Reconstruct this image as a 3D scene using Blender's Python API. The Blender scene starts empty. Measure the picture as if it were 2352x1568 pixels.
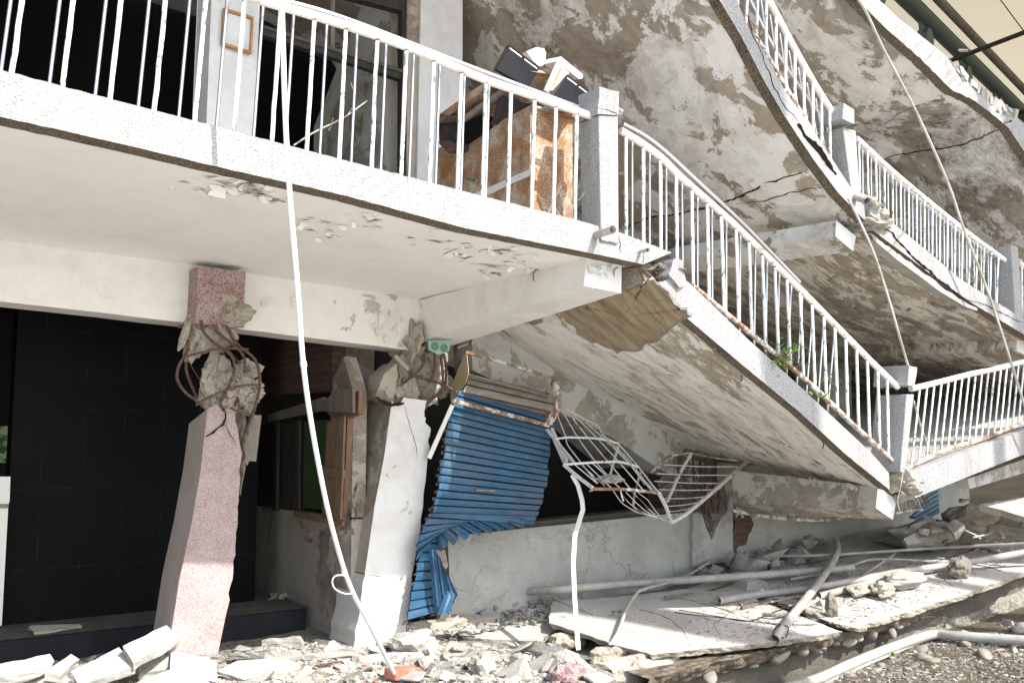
import bpy, bmesh, math, random
from mathutils import Vector, noise, Matrix
random.seed(7)
R = math.radians
scene = bpy.context.scene
COL = scene.collection
# ---------------------------------------------------------------- camera, world, sun, exposure
CAMZ = 1.65
AZ, PITCH = R(35.4), R(5.39)
FPX = 2290.0
cd = bpy.data.cameras.new('camera'); cam = bpy.data.objects.new('camera', cd); COL.objects.link(cam)
cam.location = (0, 0, CAMZ); cam.rotation_euler = (math.pi/2 + PITCH, 0, -AZ)
cd.sensor_width = 36; cd.lens = 36*FPX/2352.0; cd.clip_start = .05; cd.clip_end = 2000
scene.camera = cam
SUN = Vector((.27, -1, 1.05)).normalized()          # towards the sun
sun_el = math.asin(SUN.z); sun_az = math.atan2(SUN.x, SUN.y)
w = bpy.data.worlds.new('World'); scene.world = w; w.use_nodes = True
nt = w.node_tree; bg = nt.nodes['Background']; sky = nt.nodes.new('ShaderNodeTexSky')
sky.sky_type = 'NISHITA'; sky.sun_disc = False; sky.sun_elevation = sun_el; sky.sun_rotation = sun_az
sky.air_density = 1.0; sky.dust_density = 2.0; sky.ozone_density = 1.0
nt.links.new(sky.outputs[0], bg.inputs[0]); bg.inputs[1].default_value = 0.15
sd = bpy.data.lights.new('sun', 'SUN'); sun = bpy.data.objects.new('sun', sd); COL.objects.link(sun)
sd.energy = 3.0; sd.angle = R(.55); sd.color = (1.0, .975, .94)
sun.rotation_euler = (-SUN).to_track_quat('-Z', 'Y').to_euler(); sun.location = (6, -20, 22)
scene.view_settings.view_transform = 'Standard'; scene.view_settings.look = 'None'
scene.view_settings.exposure = 1.34; scene.view_settings.gamma = 1
# ---------------------------------------------------------------- measuring helpers (photo point -> place on a known plane)
CO = Vector((0, 0, CAMZ))
_rot = cam.rotation_euler.to_matrix()
def ray(u, v): return (_rot @ Vector(((u-1176)/FPX, (784-v)/FPX, -1))).normalized()
def onY(u, v, Y): d = ray(u, v); return CO + d*(Y/d.y)
def onX(u, v, X): d = ray(u, v); return CO + d*(X/d.x)
def onZ(u, v, Z): d = ray(u, v); return CO + d*((Z-CAMZ)/d.z)
def onP(u, v, p, n): d = ray(u, v); return CO + d*((p-CO).dot(n)/d.dot(n))
def lerp(a, b, t): return a + (b-a)*t
def interp(x, tab):
    if x <= tab[0][0]: return tab[0][1]
    for (x0, y0), (x1, y1) in zip(tab, tab[1:]):
        if x <= x1: return y0 + (y1-y0)*(x-x0)/(x1-x0)
    return tab[-1][1]
def ss(a, b, x): t = max(0, min(1, (x-a)/(b-a))); return t*t*(3-2*t)
# ---------------------------------------------------------------- objects
def tag(o, label=None, cat=None, group=None, kind=None):
    if label: o['label'] = label
    if cat: o['category'] = cat
    if group: o['group'] = group
    if kind: o['kind'] = kind
    return o
def thing(name, label, cat, loc, group=None):
    o = bpy.data.objects.new(name, None); COL.objects.link(o); o.location = loc; o.empty_display_size = .2
    return tag(o, label, cat, group)
def wloc(o):
    p = Vector(o.location)
    while o.parent: o = o.parent; p += Vector(o.location)
    return p
class MB:
    """collects world-space geometry for one mesh object"""
    def __init__(s): s.v = []; s.f = []; s.m = []; s.sm = []
    def add(s, vs, fs, mi=0, smooth=False):
        b = len(s.v); s.v += [Vector(p) for p in vs]
        for k, f in enumerate(fs):
            s.f.append([i+b for i in f]); s.m.append(mi if isinstance(mi, int) else mi[k]); s.sm.append(smooth)
        return s
    def build(s, name, mats, parent=None, label=None, recenter=True, bevel=0, cat=None, group=None, kind=None):
        if not isinstance(mats, (list, tuple)): mats = [mats]
        if parent is not None: o0 = wloc(parent)
        elif recenter and s.v:
            o0 = Vector((sum(p.x for p in s.v)/len(s.v), sum(p.y for p in s.v)/len(s.v), min(p.z for p in s.v)))
        else: o0 = Vector((0, 0, 0))
        me = bpy.data.meshes.new(name); me.from_pydata([tuple(p-o0) for p in s.v], [], s.f)
        for m in mats: me.materials.append(m)
        for p, mi, sm in zip(me.polygons, s.m, s.sm): p.material_index = mi; p.use_smooth = sm
        me.validate(); me.update()
        o = bpy.data.objects.new(name, me); COL.objects.link(o)
        if parent is not None: o.parent = parent
        else: o.location = o0
        if bevel:
            b = o.modifiers.new('bevel', 'BEVEL'); b.width = bevel; b.segments = 2; b.limit_method = 'ANGLE'; b.angle_limit = R(40)
        return tag(o, label, cat, group, kind)
    def box(s, c, d, rot=None, mi=0):
        c = Vector(c); hx, hy, hz = d[0]/2, d[1]/2, d[2]/2; M = rot if rot is not None else Matrix.Identity(3)
        vs = [c + M @ Vector((x*hx, y*hy, z*hz)) for x in (-1, 1) for y in (-1, 1) for z in (-1, 1)]
        return s.add(vs, [(0,1,3,2),(4,6,7,5),(0,4,5,1),(2,3,7,6),(0,2,6,4),(1,5,7,3)], mi)
    def poly(s, top, vec, mt=0, ms=0):
        """closed outline extruded along vec"""
        n = len(top); vec = Vector(vec); vs = list(top) + [p+vec for p in top]
        fs = [tuple(range(n)), tuple(range(2*n-1, n-1, -1))] + [(i, (i+1) % n, (i+1) % n+n, i+n) for i in range(n)]
        return s.add(vs, fs, [mt, ms] + [ms]*n)
    def hexa(s, a, b, mt=0, ms=None):
        """loft between two closed outlines of equal length"""
        n = len(a); vs = list(a)+list(b)
        fs = [tuple(range(n)), tuple(range(2*n-1, n-1, -1))] + [(i, i+n, (i+1) % n+n, (i+1) % n) for i in range(n)]
        return s.add(vs, fs, [mt, mt]+[mt if ms is None else ms]*n)
    def tube(s, pts, r, n=8, mi=0, cap=True, flat=1.0, square=False):
        pts = [Vector(p) for p in pts]; N = len(pts)
        if square: n = 4
        up = None; vs = []
        for i, p in enumerate(pts):
            d = (pts[min(i+1, N-1)] - pts[max(i-1, 0)])
            d = d.normalized() if d.length > 1e-9 else Vector((0, 0, 1))
            if up is None: up = d.orthogonal().normalized() if abs(d.z) > .99 else Vector((0, 0, 1))
            a = (up - d*up.dot(d)); a = a.normalized() if a.length > 1e-6 else d.orthogonal().normalized()
            up = a; b = d.cross(a); rr = r[i] if isinstance(r, (list, tuple)) else r
            for k in range(n):
                t = 2*math.pi*(k+.5*square)/n; vs.append(p + (a*math.cos(t)*flat + b*math.sin(t))*rr*(1.2 if square else 1))
        fs = [(i*n+k, i*n+(k+1) % n, (i+1)*n+(k+1) % n, (i+1)*n+k) for i in range(N-1) for k in range(n)]
        b = len(s.v); s.add(vs, fs, mi, not square)
        if cap: s.add([vs[k] for k in range(n)], [tuple(range(n-1, -1, -1))], mi); s.add([vs[(N-1)*n+k] for k in range(n)], [tuple(range(n))], mi)
        return s
    def grid(s, rows, mi=0, smooth=False):
        m = len(rows[0]); vs = [p for r_ in rows for p in r_]
        return s.add(vs, [(i*m+k, i*m+k+1, (i+1)*m+k+1, (i+1)*m+k) for i in range(len(rows)-1) for k in range(m-1)], mi, smooth)
    def pipe(s, pts, r, n=12, mi=0, wall=.12):
        """hollow open pipe"""
        s.tube(pts, r, n, mi, cap=False); s.tube(pts, r*(1-wall), n, mi, cap=False)
        return s
def catmull(pts, k=6):
    pts = [Vector(p) for p in pts]; P = [pts[0]*2-pts[1]] + pts + [pts[-1]*2-pts[-2]]; out = []
    for i in range(1, len(P)-2):
        a, b, c, d = P[i-1:i+3]
        for j in range(k):
            t = j/k; out.append(.5*((2*b)+(c-a)*t+(2*a-5*b+4*c-d)*t*t+(3*b-a-3*c+d)*t**3))
    out.append(pts[-1]); return out
def jag(pts, step=.05, amp=.012, rnd=random, closed=True, seed=0):
    """break a straight outline into a rough one, moving points within the outline's plane"""
    n = len(pts); nrm = (pts[1]-pts[0]).cross(pts[2]-pts[0])
    nrm = nrm.normalized() if nrm.length > 1e-9 else Vector((0, 0, 1)); out = []
    for i in range(n if closed else n-1):
        a, b = pts[i], pts[(i+1) % n]; L = (b-a).length; k = max(1, int(L/step)); side = (b-a).cross(nrm)
        side = side.normalized() if side.length > 1e-9 else side
        for j in range(k):
            p = lerp(a, b, j/k); q = p*9+Vector((seed, 0, 0)); e = 0 if j == 0 else 1
            out.append(p + side*(amp*(1.4*noise.noise(q*.8)+noise.noise(q*2.7)+rnd.uniform(-.35, .35))*(e or .3)))
    if not closed: out.append(pts[-1])
    return out
def arc_resample(pts, n):
    L = [0]
    for a, b in zip(pts, pts[1:]): L.append(L[-1]+(b-a).length)
    out = []
    for i in range(n):
        t = L[-1]*i/(n-1); k = 0
        while k < len(L)-2 and L[k+1] < t: k += 1
        out.append(lerp(pts[k], pts[k+1], (t-L[k])/max(1e-9, L[k+1]-L[k])))
    return out
# ---------------------------------------------------------------- materials
class NT:
    def __init__(s, name, rough=.8, metallic=0.0, spec=.35):
        s.mat = bpy.data.materials.new(name); s.mat.use_nodes = True; s.t = s.mat.node_tree; s.n = s.t.nodes; s.l = s.t.links
        s.b = s.n['Principled BSDF']; s.b.inputs['Roughness'].default_value = rough; s.b.inputs['Metallic'].default_value = metallic
        s.b.inputs['Specular IOR Level'].default_value = spec
        s.pos = s.n.new('ShaderNodeNewGeometry').outputs['Position']
    def put(s, inp, v):
        if hasattr(v, 'is_linked') or hasattr(v, 'links'): s.l.new(v, inp)
        else: inp.default_value = v
    def map(s, sc=(1, 1, 1), rot=(0, 0, 0), loc=(0, 0, 0)):
        m = s.n.new('ShaderNodeMapping'); s.l.new(s.pos, m.inputs[0]); m.inputs[1].default_value = loc; m.inputs[2].default_value = rot; m.inputs[3].default_value = sc
        return m.outputs[0]
    def noise(s, scale, detail=6, rough=.6, dist=0, vec=None, col=False):
        q = s.n.new('ShaderNodeTexNoise'); s.l.new(vec if vec is not None else s.pos, q.inputs['Vector'])
        q.inputs['Scale'].default_value = scale; q.inputs['Detail'].default_value = detail; q.inputs['Roughness'].default_value = rough; q.inputs['Distortion'].default_value = dist
        return q.outputs[1 if col else 0]
    def vor(s, scale, feat='F1', vec=None, out='Distance', rnd=1):
        q = s.n.new('ShaderNodeTexVoronoi'); q.feature = feat; s.l.new(vec if vec is not None else s.pos, q.inputs['Vector']); q.inputs['Scale'].default_value = scale; q.inputs['Randomness'].default_value = rnd
        return q.outputs[out]
    def warp(s, amt, scale=3, vec=None):
        a = s.n.new('ShaderNodeVectorMath'); a.operation = 'MULTIPLY_ADD'; s.l.new(s.noise(scale, 5, .6, 0, vec, True), a.inputs[0])
        a.inputs[1].default_value = (amt,)*3; s.l.new(vec if vec is not None else s.pos, a.inputs[2]); return a.outputs[0]
    def ramp(s, fac, stops, const=False):
        q = s.n.new('ShaderNodeValToRGB'); s.l.new(fac, q.inputs[0]); e = q.color_ramp.elements
        if const: q.color_ramp.interpolation = 'CONSTANT'
        while len(e) < len(stops): e.new(.5)
        for el, (p, c) in zip(e, stops):
            el.position = p; el.color = (c, c, c, 1) if isinstance(c, (int, float)) else (*c, 1)
        return q.outputs[0]
    def math(s, op, a, b=0.0, clamp=False):
        q = s.n.new('ShaderNodeMath'); q.operation = op; q.use_clamp = clamp; s.put(q.inputs[0], a); s.put(q.inputs[1], b); return q.outputs[0]
    def mix(s, fac, a, b, mode='MIX'):
        q = s.n.new('ShaderNodeMix'); q.data_type = 'RGBA'; q.blend_type = mode
        s.put(q.inputs[0], fac)
        for inp, v in ((q.inputs[6], a), (q.inputs[7], b)):
            if isinstance(v, tuple): inp.default_value = (*v, 1)
            else: s.l.new(v, inp)
        return q.outputs[2]
    def near(s, p, r0, r1):
        """1 near world point p, falling to 0 between r0 and r1"""
        q = s.n.new('ShaderNodeVectorMath'); q.operation = 'DISTANCE'; s.l.new(s.pos, q.inputs[0]); q.inputs[1].default_value = tuple(p)
        m = s.n.new('ShaderNodeMapRange'); s.l.new(q.outputs['Value'], m.inputs[0]); m.inputs[1].default_value = r0; m.inputs[2].default_value = r1; m.inputs[3].default_value = 1; m.inputs[4].default_value = 0
        return m.outputs[0]
    def bump(s, h, st=.4, dist=.01, nrm=None):
        q = s.n.new('ShaderNodeBump'); q.inputs['Strength'].default_value = st; q.inputs['Distance'].default_value = dist; s.l.new(h, q.inputs['Height'])
        if nrm is not None: s.l.new(nrm, q.inputs['Normal'])
        return q.outputs[0]
    def done(s, col=None, nrm=None, rough=None):
        if col is not None: s.put(s.b.inputs['Base Color'], (*col, 1) if isinstance(col, tuple) else col)
        if nrm is not None: s.l.new(nrm, s.b.inputs['Normal'])
        if rough is not None: s.put(s.b.inputs['Roughness'], rough)
        return s.mat
def peeled(name, paint=(.66, .63, .57), paint2=(.60, .57, .52), under=(.33, .29, .235), under2=(.20, .165, .125), thr=.5, scale=1.6,
           stretch=(1, 1, 1), dist=.5, spots=(), dirt=.35, dirtcol=(.10, .075, .05), dirtscale=1.1, dirtspots=(), soft=.012, web=.5, rgh=.68, region=.35, stain=.30):
    m = NT(name); vec = m.map(stretch)
    n = m.noise(scale, 15, rgh, dist, vec)
    n = m.math('ADD', n, m.math('MULTIPLY', m.math('SUBTRACT', m.noise(.55, 3, .5), .5), region))
    for p, r0, r1, amt in spots: n = m.math('ADD', n, m.math('MULTIPLY', m.near(p, r0, r1), -amt))
    mask = m.ramp(n, [(max(0, thr-soft), 1), (thr+soft, 0)])         # 1 = bare
    fine = m.noise(9, 8, .7)
    pc = m.mix(m.noise(.9, 5, .6, 1, vec), paint, paint2); pc = m.mix(m.ramp(m.noise(5, 8, .65, .6, vec), [(.46, 0), (.62, stain)]), pc, (.50, .45, .37))
    uc = m.mix(m.ramp(m.noise(2.6, 9, .7, .8, vec), [(.35, 0), (.65, 1)]), under, under2); uc = m.mix(m.ramp(fine, [(.4, 0), (.7, .45)]), uc, (.5, .46, .40))
    c = m.mix(mask, pc, uc)
    dn = m.noise(dirtscale, 10, .72, 1.2, m.map(tuple(a*b for a, b in zip(stretch, (1, 1, 1)))))
    for p, r0, r1, amt in dirtspots: dn = m.math('ADD', dn, m.math('MULTIPLY', m.near(p, r0, r1), amt))
    dm = m.math('MULTIPLY', m.ramp(dn, [(.5, 0), (.72, 1)]), dirt)
    c = m.mix(m.math('MULTIPLY', dm, m.ramp(m.noise(14, 6, .7, 1, vec), [(.3, .35), (.6, 1)]), True), c, dirtcol)
    h = m.math('ADD', m.math('MULTIPLY', mask, -1.0), m.math('MULTIPLY', fine, .5))
    cr = m.vor(1.1*scale, 'DISTANCE_TO_EDGE', m.warp(.35, 2.5)); crk = m.ramp(cr, [(.0, 1), (.006, 0)])
    c = m.mix(m.math('MULTIPLY', crk, m.ramp(m.noise(1.4, 3), [(.5, 0), (.6, web)])), c, (.16, .13, .10))
    return m.done(c, m.bump(h, .55, .006), .88)
def concrete(name, a=(.42, .38, .31), b=(.27, .24, .19), scale=3, grain=60, bump=.8, dist=.02, peb=True):
    m = NT(name); n = m.noise(scale, 10, .68, .3)
    c = m.mix(m.ramp(n, [(.35, 0), (.65, 1)]), b, a)
    g = m.noise(grain, 4, .6); c = m.mix(m.ramp(g, [(.45, 0), (.75, .5)]), c, tuple(min(.8, x*1.4) for x in a))
    h = m.math('ADD', m.noise(14, 9, .7), m.math('MULTIPLY', g, .3))
    if peb:
        v = m.vor(34, 'F1', m.warp(.02, 12)); h = m.math('ADD', h, m.math('MULTIPLY', v, -.6)); c = m.mix(m.ramp(v, [(.1, .25), (.5, 0)]), c, tuple(min(.8, x*1.25) for x in a))
    return m.done(c, m.bump(h, bump, dist), .92)
MT = {}
# washed stone render of the curbs and posts
m = NT('washed_stone'); g = m.noise(95, 3, .6); v = m.vor(120)
c = m.mix(m.ramp(g, [(.36, 0), (.6, 1)]), (.23, .23, .225), (.405, .40, .395)); c = m.mix(m.ramp(m.noise(1.6, 8, .65, .5), [(.45, 0), (.75, .35)]), c, (.42, .40, .36)); c = m.mix(m.ramp(m.noise(1.0, 9, .75, .3, m.map((7, 7, .7))), [(.50, 0), (.66, .55)]), c, (.22, .20, .165))
c = m.mix(m.ramp(m.noise(140, 2, .5), [(.60, 0), (.68, .45)]), c, (.14, .14, .14))
MT['curb'] = m.done(c, m.bump(m.math('ADD', g, v), .7, .006), .9)
m = NT('weathered_drip'); g = m.noise(80, 3, .6)
c = m.mix(m.ramp(g, [(.35, 0), (.65, 1)]), (.045, .035, .026), (.24, .19, .13)); c = m.mix(m.ramp(m.noise(6, 8, .7), [(.5, 0), (.7, .5)]), c, (.04, .035, .03))
MT['drip'] = m.done(c, m.bump(g, .8, .006), .95)
PB = lambda u, v: onY(u, v, 6.0)
m = peeled('ceiling_paint_cream', thr=.12, scale=2.6, dist=.4, web=.12, region=.1, stain=.07, paint=(.88, .865, .82), paint2=(.845, .825, .775), dirt=.10, spots=((onY(600, 432, 5.3), .1, .6, .33), (onY(1180, 600, 5.6), .15, .7, .35), (onY(830, 520, 5.7), .1, .5, .29)), under=(.55, .50, .42), under2=(.36, .31, .25))
MT['ceil1'] = m
MT['beam'] = peeled('beam_paint', web=.2, stain=.14, thr=.26, scale=2.6, dist=.6, paint=(.80, .785, .74), paint2=(.76, .74, .69), dirt=.25, under=(.50, .46, .39), under2=(.33, .29, .23), spots=((onY(890, 740, 7.2), .1, .6, .2),))
MT['ceil2'] = peeled('ceiling_paint_blotched', thr=.48, scale=2.3, dist=.3, region=.5, dirt=.8, dirtcol=(.13, .10, .07), paint=(.88, .86, .81), paint2=(.81, .785, .73), under=(.46, .395, .31), under2=(.29, .24, .18), web=.9, dirtspots=((onY(1250, 90, 6.6), .3, 1.7, .14), (onY(1930, 560, 5.5), .1, 1.0, .1)))
MT['ceil2b'] = peeled('ceiling_paint_mildewed', thr=.50, scale=2.6, dist=.4, stretch=(.8, 1.8, 1), dirt=.95, dirtscale=4.2, dirtcol=(.11, .085, .06), paint=(.74, .69, .59), paint2=(.64, .59, .50), under=(.40, .34, .26), under2=(.20, .165, .125), dirtspots=((onY(1980, 640, 7.0), .6, 3.2, .12),))
MT['ceil3'] = peeled('ceiling_paint_stained', thr=.49, scale=1.9, dist=.3, stretch=(.9, 1.3, 1), dirt=.9, dirtscale=1.2, dirtcol=(.08, .065, .05), paint=(.84, .82, .775), paint2=(.76, .735, .69), under=(.45, .39, .31), under2=(.27, .23, .185), web=.8, dirtspots=((onY(2260, 330, 5.6), .2, 1.6, .2),))
MT['slope'] = peeled('ceiling_paint_streaked', thr=.455, scale=3.0, dist=.35, rgh=.74, region=.7, stretch=(.5, 1.5, .8), dirt=.95, dirtscale=3.4, dirtcol=(.26, .175, .075), paint=(.86, .84, .785), paint2=(.77, .75, .69), under=(.50, .44, .355), under2=(.25, .215, .165), dirtspots=((onY(1600, 900, 6.2), .2, 1.3, .1),))
MT['beamd'] = peeled('beam_paint_grimy', thr=.50, scale=2.6, dist=.3, paint=(.50, .47, .41), paint2=(.44, .41, .35), under=(.30, .265, .21), under2=(.21, .18, .14), dirt=.7, dirtscale=2, web=.2)
MT['wallp'] = peeled('wall_paint_grey', thr=.47, scale=3.0, dist=.3, rgh=.72, region=.5, paint=(.56, .56, .53), paint2=(.48, .48, .45), under=(.36, .34, .29), under2=(.24, .21, .17), dirt=.6)
MT['wallw'] = peeled('wall_paint_white', web=.2, thr=.24, scale=3, dist=.4, paint=(.70, .71, .71), paint2=(.65, .65, .65), under=(.45, .42, .36), under2=(.33, .29, .23), dirt=.15)
MT['pill'] = peeled('pillar_paint_white', web=.3, thr=.34, scale=3.2, dist=.4, paint=(.74, .735, .71), paint2=(.69, .68, .65), under=(.50, .455, .38), under2=(.36, .31, .25), dirt=.15)
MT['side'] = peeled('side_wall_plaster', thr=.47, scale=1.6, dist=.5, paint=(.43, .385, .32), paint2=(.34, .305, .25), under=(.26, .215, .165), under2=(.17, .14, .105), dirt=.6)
m = NT('board_marked_concrete'); vv = m.map((1, 1, 1), (0, 0, R(64)))
wv = m.n.new('ShaderNodeTexWave'); m.l.new(m.warp(.01, 6, vv), wv.inputs[0]); wv.inputs['Scale'].default_value = 4.2; wv.inputs['Distortion'].default_value = .6; wv.wave_profile = 'SAW'
c = m.mix(m.ramp(m.noise(2.0, 10, .72, .4, m.map((1.2, 7, 1.2), (0, 0, R(64)))), [(.33, 0), (.66, 1)]), (.20, .15, .09), (.46, .375, .25)); c = m.mix(m.ramp(wv.outputs['Fac'], [(0, .8), (.035, 0)]), c, (.15, .11, .07)); c = m.mix(m.ramp(m.noise(11, 8, .7), [(.56, 0), (.7, .5)]), c, (.13, .095, .06))
MT['board'] = m.done(c, m.bump(m.math('ADD', wv.outputs['Fac'], m.noise(9, 8, .7)), .5, .008), .92)
def terrazzo(name, red, k):
    m = NT(name); q = m.vor(150, 'F1'); n = m.noise(3.4, 9, .72, .2)
    sp = m.ramp(m.math('ADD', q, m.math('MULTIPLY', n, -1.1)), [(-.27, 1), (-.02, 0)])
    c = m.mix(m.ramp(m.noise(7, 6, .7), [(.4, 0), (.7, .6)]), red, tuple(x*.72 for x in red)); c = m.mix(m.math('MULTIPLY', sp, k), c, (.52, .47, .455))
    return m.done(c, m.bump(q, .35, .003), .8)
MT['red'] = terrazzo('red_terrazzo', (.20, .085, .072), .55); MT['pink'] = terrazzo('faded_red_terrazzo', (.325, .225, .21), .52)
MT['brownside'] = concrete('brown_terrazzo_side', (.42, .36, .32), (.33, .275, .24), 3, 120, .25, .004, False)
MT['conc'] = concrete('broken_concrete'); MT['concl'] = concrete('pale_concrete', (.40, .385, .345), (.26, .24, .205), 4, 70, .6, .012, False)
MT['concd'] = concrete('damp_concrete', (.25, .22, .18), (.14, .12, .095), 3, 60, .8, .02)
m = NT('sill_concrete'); cr = m.vor(2.1, 'DISTANCE_TO_EDGE', m.warp(.5, 5)); cr2 = m.vor(5.5, 'DISTANCE_TO_EDGE', m.warp(.3, 8)); gate = m.ramp(m.noise(1.1, 3), [(.44, .0), (.54, 1)]); g = m.noise(70, 3, .6)
c = m.mix(m.ramp(m.noise(2.2, 9, .65, .3), [(.35, 0), (.65, 1)]), (.36, .355, .33), (.50, .49, .45)); c = m.mix(m.ramp(g, [(.4, .25), (.6, 0)]), c, (.22, .21, .19))
ck = m.math('MAXIMUM', m.math('MULTIPLY', m.ramp(cr, [(0, 1), (.008, 0)]), gate), m.math('MULTIPLY', m.ramp(cr2, [(0, .8), (.012, 0)]), m.ramp(m.noise(1.9, 3), [(.52, 0), (.58, 1)])))
c = m.mix(m.math('MULTIPLY', m.ramp(cr, [(0, .6), (.05, 0)]), m.math('MULTIPLY', gate, m.noise(8, 6, .7))), c, (.23, .20, .15)); c = m.mix(m.math('MULTIPLY', ck, .85), c, (.12, .10, .08))
MT['sill'] = m.done(c, m.bump(g, .5, .004), .9)
m = NT('paving_top'); g = m.noise(75, 3, .6); c = m.mix(m.ramp(g, [(.36, 0), (.58, 1)]), (.32, .31, .285), (.53, .52, .485)); c = m.mix(m.ramp(m.noise(1.3, 9, .68, .4), [(.48, 0), (.7, .75)]), c, (.30, .275, .22)); c = m.mix(m.ramp(m.noise(4.5, 8, .72, .2), [(.60, 0), (.72, .7)]), c, (.17, .14, .11))
MT['pave'] = m.done(c, m.bump(m.math('ADD', g, m.noise(8, 6, .7)), .5, .006), .92)
m = NT('pebbled_underside'); q = m.vor(13, 'F1', m.warp(.05, 6)); c = m.mix(m.ramp(q, [(.15, 1), (.55, 0)]), (.10, .08, .06), (.28, .235, .17)); c = m.mix(m.noise(6, 8, .7), c, (.15, .125, .095))
MT['pebc'] = m.done(c, m.bump(q, -1, .05), .92) if False else m.done(c, m.bump(m.math('MULTIPLY', q, -1.0), 1, .04), .92)
m = NT('ground_dirt'); n = m.noise(1.1, 10, .7, .3); c = m.mix(m.ramp(n, [(.35, 0), (.65, 1)]), (.09, .07, .045), (.20, .165, .115)); c = m.mix(m.ramp(m.noise(2.3, 8, .7, .5), [(.53, 0), (.66, .75)]), c, (.085, .10, .03)); g = m.noise(30, 8, .75); c = m.mix(m.ramp(g, [(.5, 0), (.68, .7)]), c, (.42, .37, .29))
MT['dirt'] = m.done(c, m.bump(m.math('ADD', g, m.noise(120, 3, .6)), 1, .02), .95)
m = NT('dust_rubble'); g = m.noise(26, 9, .75); q = m.vor(22, 'F1', m.warp(.1, 9)); c = m.mix(m.ramp(m.noise(3, 9, .7), [(.35, 0), (.65, 1)]), (.22, .20, .16), (.42, .39, .33)); c = m.mix(m.ramp(g, [(.38, .8), (.5, 0)]), c, (.09, .075, .055))
MT['dust'] = m.done(c, m.bump(m.math('ADD', g, m.math('MULTIPLY', q, -1.0)), 1, .03), .95)
m = NT('black_paint_and_shade', .8, 0, .08); bk = m.n.new('ShaderNodeTexBrick'); m.l.new(m.map((1, 1, 1), (R(90), 0, 0)), bk.inputs['Vector']); bk.offset = 0; bk.inputs['Scale'].default_value = 1; bk.inputs['Brick Width'].default_value = .31; bk.inputs['Row Height'].default_value = .62; bk.inputs['Mortar Size'].default_value = .003
nn = m.noise(7, 9, .75); c = m.mix(m.ramp(m.noise(1.4, 6, .6), [(.4, 0), (.7, 1)]), (.004, .004, .0045), (.007, .0065, .0065)); c = m.mix(m.math('MULTIPLY', bk.outputs['Fac'], m.ramp(nn, [(.45, 0), (.62, .35)])), c, (.06, .058, .055)); c = m.mix(m.ramp(m.noise(22, 8, .75, .4, m.map((1, 1, .35))), [(.66, 0), (.75, .3)]), c, (.05, .048, .046))
MT['black'] = m.done(c, m.bump(nn, .15, .004), .6)
MT['blackstep'] = concrete('black_step_paint', (.017, .018, .023), (.009, .0095, .012), 4, 60, .3, .006, False)
MT['dark'] = concrete('room_shade_plaster', (.020, .018, .016), (.009, .008, .007), 2, 40, .3, .01, False)  # near-black: the shade inside the rooms is put into this colour
MT['dust2'] = concrete('dusty_ledge', (.11, .10, .09), (.06, .055, .048), 4, 50, .5, .01, False)
m = NT('peeling_baluster_paint', .5); n = m.noise(34, 8, .68, .4, m.map((1, 1, .45))); c = m.mix(m.ramp(n, [(.57, 0), (.585, 1)]), (.76, .75, .70), (.13, .21, .18)); c = m.mix(m.ramp(m.noise(38, 6, .7), [(.66, 0), (.70, .8)]), c, (.24, .13, .07))
MT['balw'] = m.done(c, m.bump(n, .5, .004), .5)
m = NT('rust_stained_white_paint', .4); n = m.noise(9, 9, .72, .5); c = m.mix(m.ramp(n, [(.54, 0), (.61, .5), (.68, 1)]), (.78, .765, .71), (.30, .15, .07)); c = m.mix(m.ramp(m.noise(2.2, 6, .7), [(.5, 0), (.75, .45)]), c, (.55, .45, .33))
MT['rail'] = m.done(c, m.bump(n, .3, .003), .4)
m = NT('heavy_rust_white_paint', .6); n = m.noise(7, 10, .75, .6); c = m.mix(m.ramp(n, [(.46, 0), (.50, .7), (.58, 1)]), (.66, .64, .58), (.22, .105, .05)); c = m.mix(m.ramp(m.noise(40, 5, .7), [(.5, 0), (.7, .5)]), c, (.10, .055, .035))
MT['railr'] = m.done(c, m.bump(n, .5, .004), .6)
MT['steel'] = NT('stainless_steel', .28, .9, .5).done((.62, .62, .63))
m = NT('rust_cabinet', .7); n = m.noise(4.5, 10, .75, .2); f = m.noise(110, 4, .8); k = m.math('ADD', m.math('MULTIPLY', n, .5), m.math('MULTIPLY', f, .5)); c = m.mix(m.ramp(k, [(.42, 0), (.53, 1)]), (.60, .55, .46), (.30, .145, .055)); c = m.mix(m.ramp(m.noise(5, 8, .7), [(.5, 0), (.7, .7)]), c, (.22, .10, .045)); MT['cab'] = m.done(c, m.bump(f, .2, .002), .65)
m = NT('rebar_rust', .85); f = m.noise(40, 6, .7); c = m.mix(m.ramp(f, [(.4, 0), (.65, 1)]), (.075, .045, .035), (.15, .09, .065)); c = m.mix(m.ramp(m.noise(90, 3, .6), [(.66, 0), (.7, .7)]), c, (.45, .38, .30)); MT['rebar'] = m.done(c, m.bump(f, .7, .004), .85)
m = NT('blue_shutter_paint', .42); n = m.noise(4, 9, .7, .5, m.map((1, 1, 3))); f = m.noise(26, 8, .75, .5, m.map((1, 1, 2.5)))
c = m.mix(m.ramp(n, [(.35, 0), (.65, 1)]), (.018, .07, .14), (.035, .12, .21)); c = m.mix(m.ramp(f, [(.60, 0), (.66, .75)]), c, (.33, .30, .21)); c = m.mix(m.ramp(m.noise(9, 9, .75, .4), [(.57, 0), (.66, .9)]), c, (.10, .055, .04)); c = m.mix(m.ramp(m.noise(1.6, 6, .7, .3), [(.45, 0), (.75, .5)]), c, (.12, .13, .13)); MT['blue'] = m.done(c, m.bump(f, .2, .003), .42)
m = NT('faded_blue_shutter', .5); n = m.noise(6, 9, .7, .5); c = m.mix(n, (.06, .14, .22), (.15, .25, .32)); MT['blue2'] = m.done(c, None, .5)
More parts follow.
